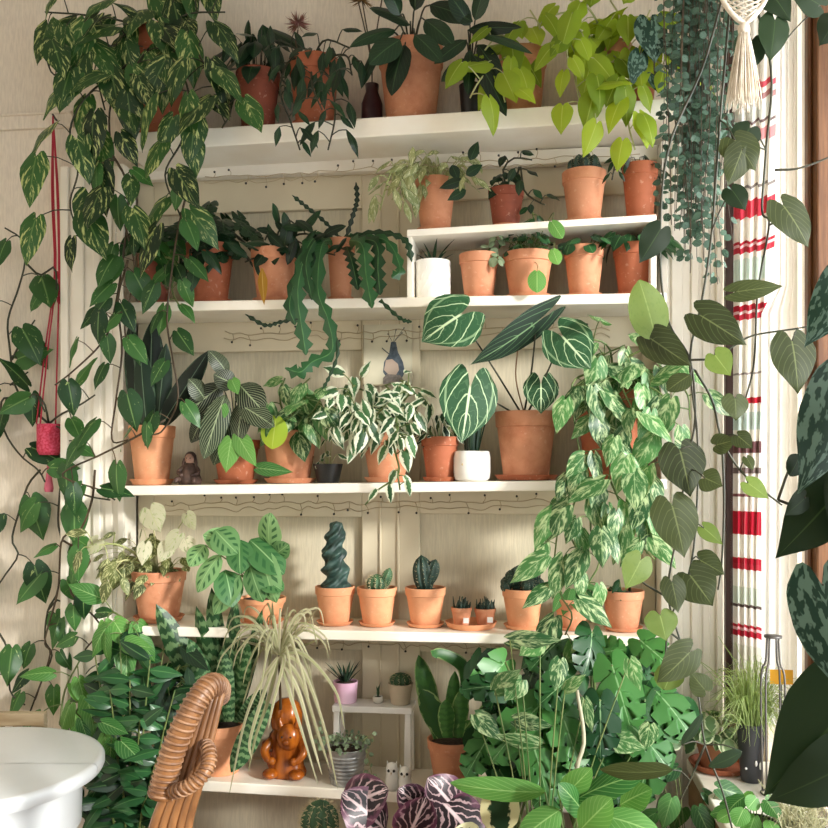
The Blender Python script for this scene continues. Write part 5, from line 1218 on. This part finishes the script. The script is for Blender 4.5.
# ================================================================== hanging plants near the window, in front of the shelves
def hangpot(name, label, px, py, Y, R, H, mat, cat_='hanging plant'):
    c = P(px, py, Y); root = thing(name, label, cat_, c); top = lathe_pot(root, c, R, H, mat, saucer=False)
    m = MB(); z1 = 2.749
    for i in range(3): a_ = i * 2*PI/3; m.tube([c + V((math.cos(a_)*R*.99, math.sin(a_)*R*.99, H)), V((c.x, c.y, z1 - .12)), V((c.x, c.y, z1))], .0016, seg=5)
    m.build('hanging_cords', COTTON, root); return root, top
Yh = -.62
root, top = hangpot('hanging_string_of_hearts', 'dense grey green curtain of fine strings with tiny round leaves, hanging from above the frame', 690, -60, Yh, .075, .10, TER)
lf, st = MB(), MB(); k = mpp(690, Yh)
for i in range(64):
    x = 694 + rnd.gauss(0, 1) * 15; x = min(max(x, 664), 730); Yv = Yh + rnd.uniform(-.06, .06); end = rnd.choice((140, 180, 215, 235, 255, 275, 290)) * rnd.uniform(.8, 1.03)
    pts = [P(690 + (x - 690) * .7, -62, Yv), P(x, -10, Yv), P(x + rnd.uniform(-5, 5), end * .5, Yv), P(x + rnd.uniform(-9, 9), end, Yv)]
    path = cat(pts, 24); st.tube(path, .0007, seg=4); s_ = rnd.uniform(2, 14)
    tot = plen(path) / k
    while s_ < tot:
        u = s_ / tot * 24; i0 = min(int(u), 23); p_ = path[i0].lerp(path[i0+1], u - i0)
        for sg in (-1, 1):
            if rnd.random() < .62: lf.leaf(p_ + RT * sg * .003, RT * sg * .8 - UP * .5 + rv(.5), TOW + UP * .4 + rv(.6), rnd.uniform(.010, .019), .0165 * rnd.uniform(.7, 1), 'round', .3, .1, nu=4, nv=2)
        s_ += rnd.uniform(7, 17)
fin(root, lf, st, HEARTS, STEMB, 'foliage', 'strings')

# macrame ornament with a tassel
Ym = -.95; k = mpp(744, Ym); c = P(744, 24, Ym)
root = thing('macrame_hanging', 'cream macrame leaf with a long tassel, hanging at the top beside the window', 'macrame', c)
m = MB(); top_ = P(744, -45, Ym); W_ = 26 * k
def mout(t): return W_ * (math.sin(PI * t) ** .75) * (1.05 - .25 * t)
edge = []
for s_ in (-1, 1):
    e = [top_ + (c - top_) * (i / 14) + RT * s_ * mout(i / 14) for i in range(15)]; m.tube(e, .0042, seg=8)
m.build('rim_cord', COTTON, root)
m = MB(); N_ = 16
for i in range(1, N_):
    for sg in (-1, 1):
        t0_, t1_ = i / N_, min(1, i / N_ + .22); a_ = top_ + (c - top_) * t0_ + RT * sg * mout(t0_) * .97; b_ = top_ + (c - top_) * t1_ - RT * sg * mout(t1_) * .97
        m.tube([a_, a_.lerp(b_, .5) + TOW * .003 * sg, b_], .0016, seg=5)
m.build('knotted_net', COTTON, root)
m = MB(); m.tube([top_, V((top_.x, top_.y, 2.749))], .002, seg=6); m.build('hanging_cord', COTTON, root)
m = MB(); kk = P(744, 30, Ym); m.ball(kk, 6 * k, 6 * k, 8 * k); m.build('knot', COTTON, root)
m = MB()
for i in range(90):
    a_ = rnd.uniform(0, 2*PI); q = math.sqrt(rnd.random()); o_ = RT * math.cos(a_) * q + FW * math.sin(a_) * q
    m.tube(cat([kk + o_ * 5 * k - UP * 4 * k, kk + o_ * 10 * k - UP * 28 * k, kk + o_ * 15 * k - UP * 55 * k, kk + o_ * 18 * k - UP * rnd.uniform(72, 80) * k], 8), .0011, .0009, 4)
m.build('tassel', COTTON, root)

# scindapsus vines: large leaves hanging in the window light
Yv = -.85
root, top = hangpot('hanging_scindapsus', 'large leaved olive vine hanging in front of the plaid curtain and right casing', 735, -50, Yv, .07, .10, TERB)
st = MB(); top_px = (735, -55, Yv)
VN = [[top_px,(705,60,Yv),(668,150,Yv),(660,250,Yv),(668,320,Yv),(690,360,Yv),(695,420,Yv),(685,470,Yv),(680,520,Yv),(668,590,Yv),(680,640,Yv),(697,690,Yv),(705,745,Yv),(722,790,Yv),(735,840,Yv)],
      [top_px,(770,60,Yv),(766,150,Yv),(762,210,Yv),(769,225,Yv),(758,290,Yv),(755,350,Yv),(752,375,Yv),(745,400,Yv)],
      [top_px,(720,120,Yv),(712,230,Yv),(702,300,Yv),(690,360,Yv),(698,450,Yv),(692,560,Yv),(670,620,Yv),(665,660,Yv)],
      [(690,360,Yv),(715,358,Yv),(735,345,Yv),(755,335,Yv),(800,328,Yv),(835,320,Yv)],
      [(695,370,Yv),(712,400,Yv),(722,440,Yv),(740,470,Yv),(765,492,Yv),(782,505,Yv)], [(722,440,Yv),(724,500,Yv),(722,560,Yv),(718,590,Yv)],
      [(769,225,Yv),(782,220,Yv)], [(775,170,Yv),(800,168,Yv),(835,155,Yv)], [(672,600,Yv),(640,580,Yv),(630,560,Yv)], [(705,745,Yv),(690,780,Yv),(680,800,Yv)], [(680,640,Yv),(660,625,Yv)], [(668,330,Yv),(650,300,Yv),(648,290,Yv)]]
for v_ in VN:
    w = [P(*q) for q in v_]; st.tube(cat(w, 5 * len(w)), .0022, .0016, 6)
st.build('vine', STEMD, root)
BL = [((656,340),(640,282),40,OLIVL,0,'oval'), ((650,338),(690,365),36,OLIVE,20,'heart'), ((685,312),(640,372),0,OLIVE,0,'heart'), ((700,315),(745,344),40,OLIVE,10,'heart'), ((735,292),(782,286),22,OLIVE,0,'heart'), ((783,205),(808,246),42,OLIVE,-10,'heart'), ((792,341),(798,392),46,OLIVE,0,'heart'),
      ((680,450),(690,495),48,OLIVE,0,'heart'), ((705,478),(722,486),26,OLIVE,0,'heart'), ((672,505),(684,556),48,OLIVE,0,'heart'), ((641,560),(626,588),32,OLIVL,0,'heart'), ((690,575),(712,605),44,OLIVE,5,'heart'), ((672,582),(678,612),26,OLIVE,0,'heart'), ((700,560),(724,574),28,OLIVE,0,'heart'),
      ((735,398),(736,420),28,OLIVE,0,'heart'), ((716,445),(735,440),22,OLIVE,0,'heart'), ((738,436),(752,448),20,OLIVE,0,'heart'), ((747,458),(753,470),12,OLIVE,0,'heart'), ((748,483),(768,498),20,OLIVL,0,'heart'), ((704,528),(722,544),18,OLIVL,0,'heart'),
      ((672,770),(602,770),30,OLIVE,-35,'oval'), ((660,615),(666,640),34,OLIVL,0,'heart'), ((690,652),(658,682),36,OLIVE,0,'heart'), ((705,690),(690,672),24,OLIVE,0,'heart'), ((682,745),(702,715),16,DEEP,30,'oval'), ((742,752),(710,766),20,DEEP,-20,'oval'), ((660,230),(640,262),30,DEEP,0,'heart'),
      ((715,355),(730,375),28,OLIVL,20,'heart'), ((690,375),(668,390),22,OLIVE,30,'oval'), ((742,245),(748,210),0,DEEP,0,'heart'), ((718,575),(700,640),0,DEEP,0,'heart'), ((652,325),(672,360),30,OLIVE,0,'heart'),
      ((775,20),(770,60),32,DEEP,0,'heart'), ((752,40),(742,75),34,DEEP,0,'heart'), ((760,-20),(790,20),40,DEEP,0,'heart'), ((735,140),(755,170),40,OLIVE,0,'heart'), ((750,128),(735,150),30,DEEP,10,'heart'), ((742,150),(728,185),30,OLIVE,0,'heart'), ((820,5),(790,-10),30,DEEP,0,'heart'), ((732,190),(745,210),26,DEEP,0,'heart'), ((700,600),(675,560),0,OLIVE,0,'heart'), ((664,690),(676,660),30,OLIVL,0,'oval')]
for b_, t_, w_, mt, rl, sh in BL:
    if not w_: continue
    Yb = Yv - rnd.uniform(.0, .05); pxleaf((*b_, Yb), (*t_, Yb - .01), w_, sh, droop=.35, roll=rl, fold=.1, nu=14, nv=8, wav=.02).build('leaf', mt, root)
    q = P(*b_, Yb); best = min((P(*x) for v_ in VN for x in v_), key=lambda x: (x - q).length)
    if (best - q).length > .012: m = MB(); m.tube(cat([best, best.lerp(q, .5) + UP * .006, q], 6), .0014, .0012, 5); m.build('leaf_stalk', STEMD, root)

Yn = -1.22
root, top = hangpot('hanging_scindapsus', 'very large dark silver blotched leaves hanging closest to the camera at the right edge', 845, -60, Yn, .08, .11, TERD)
st = MB(); VN = [[(845,-62,Yn),(850,150,Yn),(848,300,Yn),(842,420,Yn),(835,520,Yn),(840,600,Yn),(832,700,Yn),(825,760,Yn)], [(835,520,Yn),(800,508,Yn),(778,500,Yn)], [(848,320,Yn),(830,335,Yn)]]
for v_ in VN: w = [P(*q) for q in v_]; st.tube(cat(w, 5 * len(w)), .0028, .002, 6)
st.build('vine', STEMD, root)
for b_, t_, w_, mt, rl, sh in (((846,385),(800,490),76,SILV,-10,'heart'), ((838,492),(778,556),62,DEEP,10,'heart'), ((850,275),(806,345),50,SILV,0,'heart'), ((822,585),(840,690),74,SILV,0,'heart'), ((862,690),(768,792),104,DEEP,10,'heart'), ((855,760),(770,800),70,DEEP,0,'heart'), ((800,455),(790,475),20,DEEP,0,'oval'), ((850,480),(845,560),50,DEEP,0,'heart'), ((835,20),(820,45),30,DEEP,0,'heart'), ((805,498),(785,515),22,DEEP,0,'heart')):
    Yb = Yn - rnd.uniform(0, .05); pxleaf((*b_, Yb), (*t_, Yb - .02), w_, sh, droop=.35, roll=rl, fold=.12, nu=16, nv=8, wav=.02).build('leaf', mt, root)
    q = P(*b_, Yb); best = min((P(*x) for v_ in VN for x in v_), key=lambda x: (x - q).length); m = MB(); m.tube(cat([best, best.lerp(q, .5) + UP * .01, q], 6), .002, .0016, 5); m.build('leaf_stalk', STEMD, root)

# ================================================================== round white table, rattan chair, pale chair behind
tc = CAM + RT * -.873 + FW * 1.748; tc = V((tc.x, tc.y, 0)); R = .258; zt3 = .68
root = thing('round_table', 'round white lacquered table at the lower left', 'table', tc)
for sg, nm in ((1, 'tabletop'), (-1, 'tabletop')):              # two half tops meeting at a seam
    m = MB(); N = 40; prof = [(R - .02, -.028), (R - .004, -.026), (R, -.018), (R, -.007), (R - .004, -.001), (R - .012, 0)]; rows_ = []
    for (rr, z) in prof: rows_.append([m.vert(tc + RT * (rr * math.cos(a_)) + FW * (sg * (rr * math.sin(a_)) + .0008 * sg) + UP * (zt3 + z)) for a_ in [PI * i / N for i in range(N + 1)]])
    for a_, b_ in zip(rows_, rows_[1:]):
        for i in range(N): m.f.append((a_[i], a_[i+1], b_[i+1], b_[i]) if sg > 0 else (a_[i+1], a_[i], b_[i], b_[i+1]))
    m.f.append(tuple(rows_[-1]) if sg > 0 else tuple(reversed(rows_[-1]))); m.f.append(tuple(reversed(rows_[0])) if sg > 0 else tuple(rows_[0])); m.build(nm, TABLEW, root, auto=50)
m = MB(); m.lathe(tc + UP * (zt3 - .13), [(R - .065, 0), (R - .044, 0), (R - .042, .095), (R - .05, .1015), (R - .065, .1015)], 64); m.build('apron', TABLEW, root, auto=40)
for i in range(4):
    a_ = PI/4 + i * PI/2; q = tc + RT * math.cos(a_) * (R - .085) + FW * math.sin(a_) * (R - .085); m = MB(); m.lathe(V((q.x, q.y, .0006)), [(.001, 0), (.016, 0), (.019, .02), (.026, .45), (.028, .55), (.028, zt3 - .03), (.001, zt3 - .0295)], 20); m.build('leg', TABLEW, root, auto=40)

cc = CAM + RT * -.95 + FW * 2.22; root = thing('dining_chair', 'pale wooden chair whose back shows behind the white table', 'chair', V((cc.x, cc.y, 0)))
def Q(r_, f_, z_): return CAM + RT * r_ + FW * f_ + UP * (z_ - CAM.z)
def bar(p0, p1, w_, d_):     # a squared bar in the chair's own directions
    m = MB(); ax = (p1 - p0).normalized(); s_ = RT if abs(ax.dot(RT)) < .8 else UP; u_ = ax.cross(s_).normalized(); s_ = u_.cross(ax)
    m.hexa([p0 + s_*w_*a + u_*d_*b for a, b in ((-1,-1),(1,-1),(1,1),(-1,1))] + [p1 + s_*w_*a + u_*d_*b for a, b in ((-1,-1),(1,-1),(1,1),(-1,1))]); return m
zr1 = 1.25 - (712 - 470) / 900 * 2.22; rr0, rr1 = -1.22, (46 - 414) / 900 * 2.22
bar(Q(rr0, 2.22, zr1 - .016), Q(rr1, 2.22, zr1 - .016), .016, .012).build('top_rail', LIGHTW, root, False, .003)
bar(Q(rr0, 2.22, zr1 - .13), Q(rr1, 2.22, zr1 - .13), .014, .01).build('lower_rail', LIGHTW, root, False, .003)
for r_ in (rr0 + .018, rr1 - .018): bar(Q(r_, 2.22, .0006), Q(r_, 2.22, zr1 - .033), .017, .013).build('back_leg', LIGHTW, root, False, .002)
for i in range(5): r_ = rr0 + .07 + i * (rr1 - rr0 - .14) / 4; bar(Q(r_, 2.22, zr1 - .115), Q(r_, 2.22, zr1 - .033), .01, .005).build('slat', LIGHTW, root, False)
for r_ in (rr0 + .018, rr1 - .018): bar(Q(r_, 2.02, .0006), Q(r_, 2.02, .43), .017, .017).build('front_leg', LIGHTW, root, False, .002)
m = MB(); m.hexa([Q(a, b, .431) for a, b in ((rr0, 2.0), (rr1, 2.0), (rr1, 2.2), (rr0, 2.2))] + [Q(a, b, .455) for a, b in ((rr0, 2.0), (rr1, 2.0), (rr1, 2.2), (rr0, 2.2))]); m.build('seat', LIGHTW, root, False, .004)

# rattan chair: seen from behind its side, a wrapped back frame of parallel canes and a wrapped arm
Dr = 1.32
def PD(px, py, d): return CAM + ray(px, py) * d
f0 = PD(165, 830, Dr); root = thing('rattan_chair', 'bound rattan chair with a rolled back, right of the white table', 'chair', V((f0.x, f0.y, 0)))
k = Dr / F
mid = [PD(168, 850, Dr + .02), PD(176, 815, Dr + .02), PD(188, 780, Dr + .02), PD(200, 740, Dr + .03), PD(210, 706, Dr + .04), PD(216, 690, Dr + .05)]
m = MB()
for d_, rr_ in ((-21, 5.5), (-11, 5.2), (-1, 5.4), (9, 5.0), (17, 4.6)):             # five parallel canes side by side
    w = cat([p + RT * d_ * k * (1 - .12 * i) for i, p in enumerate(mid)], 30)
    m.tube([V((w[0].x - .03, w[0].y, .001))] + w, rr_ * k, rr_ * k * .8, 9)
m.build('back_canes', RATTAN, root)
def wrap(path, rad, turns, name, thick, sx=1.0):
    m = MB(); pts = []; N = turns * 14; L_ = len(path) - 1
    for i in range(N + 1):
        u = i / N * L_; j = min(int(u), L_ - 1); p_ = path[j].lerp(path[j+1], u - j); tg = (path[j+1] - path[j]).normalized(); a1 = tg.cross(TOW).normalized(); a2 = tg.cross(a1).normalized(); an = i / 14 * 2 * PI
        pts.append(p_ + a1 * math.cos(an) * rad(i / N) * sx + a2 * math.sin(an) * rad(i / N))
    m.tube(pts, thick, seg=6); m.build(name, RATTANB, root)
outer = cat([PD(160, 797, Dr), PD(166, 775, Dr), PD(174, 748, Dr), PD(186, 720, Dr), PD(199, 697, Dr + .01), PD(211, 685, Dr + .03), PD(219, 688, Dr + .06), PD(219, 697, Dr + .08)], 48)
m = MB(); m.tube(outer, 12.2 * k, 10.4 * k, 16); m.build('back_roll', RATTAN, root)
wrap(outer, lambda t: (12.3 - 1.7 * t) * k, 30, 'back_binding', 1.55 * k)
arm = cat([PD(172, 792, Dr - .01), PD(186, 788, Dr - .03), PD(199, 779, Dr - .03), PD(208, 766, Dr - .02), PD(209, 752, Dr + .0), PD(205, 744, Dr + .03)], 24)
m = MB(); m.tube(arm, 6.6 * k, 6.2 * k, 12); m.build('arm', RATTAN, root); wrap(arm, lambda t: 6.7 * k, 18, 'arm_binding', 1.4 * k)
b0_ = arm[0]; sx_ = V((b0_.x, b0_.y, 0))
m = MB(); cz = .42; cen = CAM + RT * -.34 + FW * 1.12; cen.z = cz
m.lathe(cen, [(.001, 0), (.21, 0), (.225, .012), (.225, .03), (.21, .04), (.001, .045)], 40); m.build('seat', RATTAN, root, auto=40)
for r_, f_ in ((-.17, -.14), (-.17, .14), (.14, -.14), (.14, .14)):
    m = MB(); m.tube([cen + RT * r_ * 1.1 + FW * f_ * 1.1 - UP * (cz - .001), cen + RT * r_ + FW * f_], 9 * k, seg=10); m.build('leg', RATTAN, root)

# ================================================================== light, sky, camera
w = bpy.data.worlds.new('World'); SC.world = w; w.use_nodes = True; nt = w.node_tree
bg = nt.nodes['Background']; tcn = nt.nodes.new('ShaderNodeTexCoord'); sp = nt.nodes.new('ShaderNodeSeparateXYZ'); nt.links.new(tcn.outputs['Generated'], sp.inputs[0])
f = X(nt, sp.outputs[0]).sm(.15, .6)
nt.links.new(mixc(nt, f, (.94, .91, .86, 1), (.93, .98, 1, 1)), bg.inputs[0])
nt.links.new(((f * SKY_WIN) + SKY_ROOM).k, bg.inputs[1])
def area(name, loc, aim, sx, sy, e, col):
    l = bpy.data.lights.new(name, 'AREA'); l.shape = 'RECTANGLE'; l.size = sx; l.size_y = sy; l.energy = e; l.color = col
    o = bpy.data.objects.new(name, l); COL.objects.link(o); o.location = loc; o.rotation_euler = (V(aim) - V(loc)).to_track_quat('-Z', 'Y').to_euler(); return o
area('window_daylight', (1.25, -1.05, 1.75), (-.6, -.05, 1.0), 1.7, 1.6, E_WIN, (.98, .99, 1))
area('curtain_fill', (1.15, -.02, 1.45), (.5, -.06, 1.3), .5, 1.9, E_COR, (1, 1, 1))  # added lamp outside the glass, brightens both curtains from behind
area('room_fill', (-.8, -6.5, 1.3), (-.2, 0, .9), 2.6, 1.8, E_ROOM, (1, .97, .93))  # added fill lamp behind the camera, no window stands there
sl = bpy.data.lights.new('sun', 'SUN'); sl.energy = E_SUN; sl.angle = math.radians(7); sl.color = (1, .975, .93)
so = bpy.data.objects.new('sun', sl); COL.objects.link(so); so.location = (3, -2, 3); so.rotation_euler = V(SUN_DIR).to_track_quat('-Z', 'Y').to_euler()
cam = bpy.data.cameras.new('camera'); cam.lens = F / 828 * 36; cam.sensor_width = 36; cam.shift_y = (HY - 414) / 828; cam.clip_start = .02
co = bpy.data.objects.new('camera', cam); COL.objects.link(co); co.location = CAM; co.rotation_euler = (PI/2, 0, TH); SC.camera = co
vs = SC.view_settings; vs.view_transform = 'Standard'; vs.look = 'None'; vs.gamma = 1; vs.exposure = EXPO; vs.use_curve_mapping = False
SC.cycles.use_denoising = True; SC.cycles.max_bounces = 8; SC.cycles.transparent_max_bounces = 12
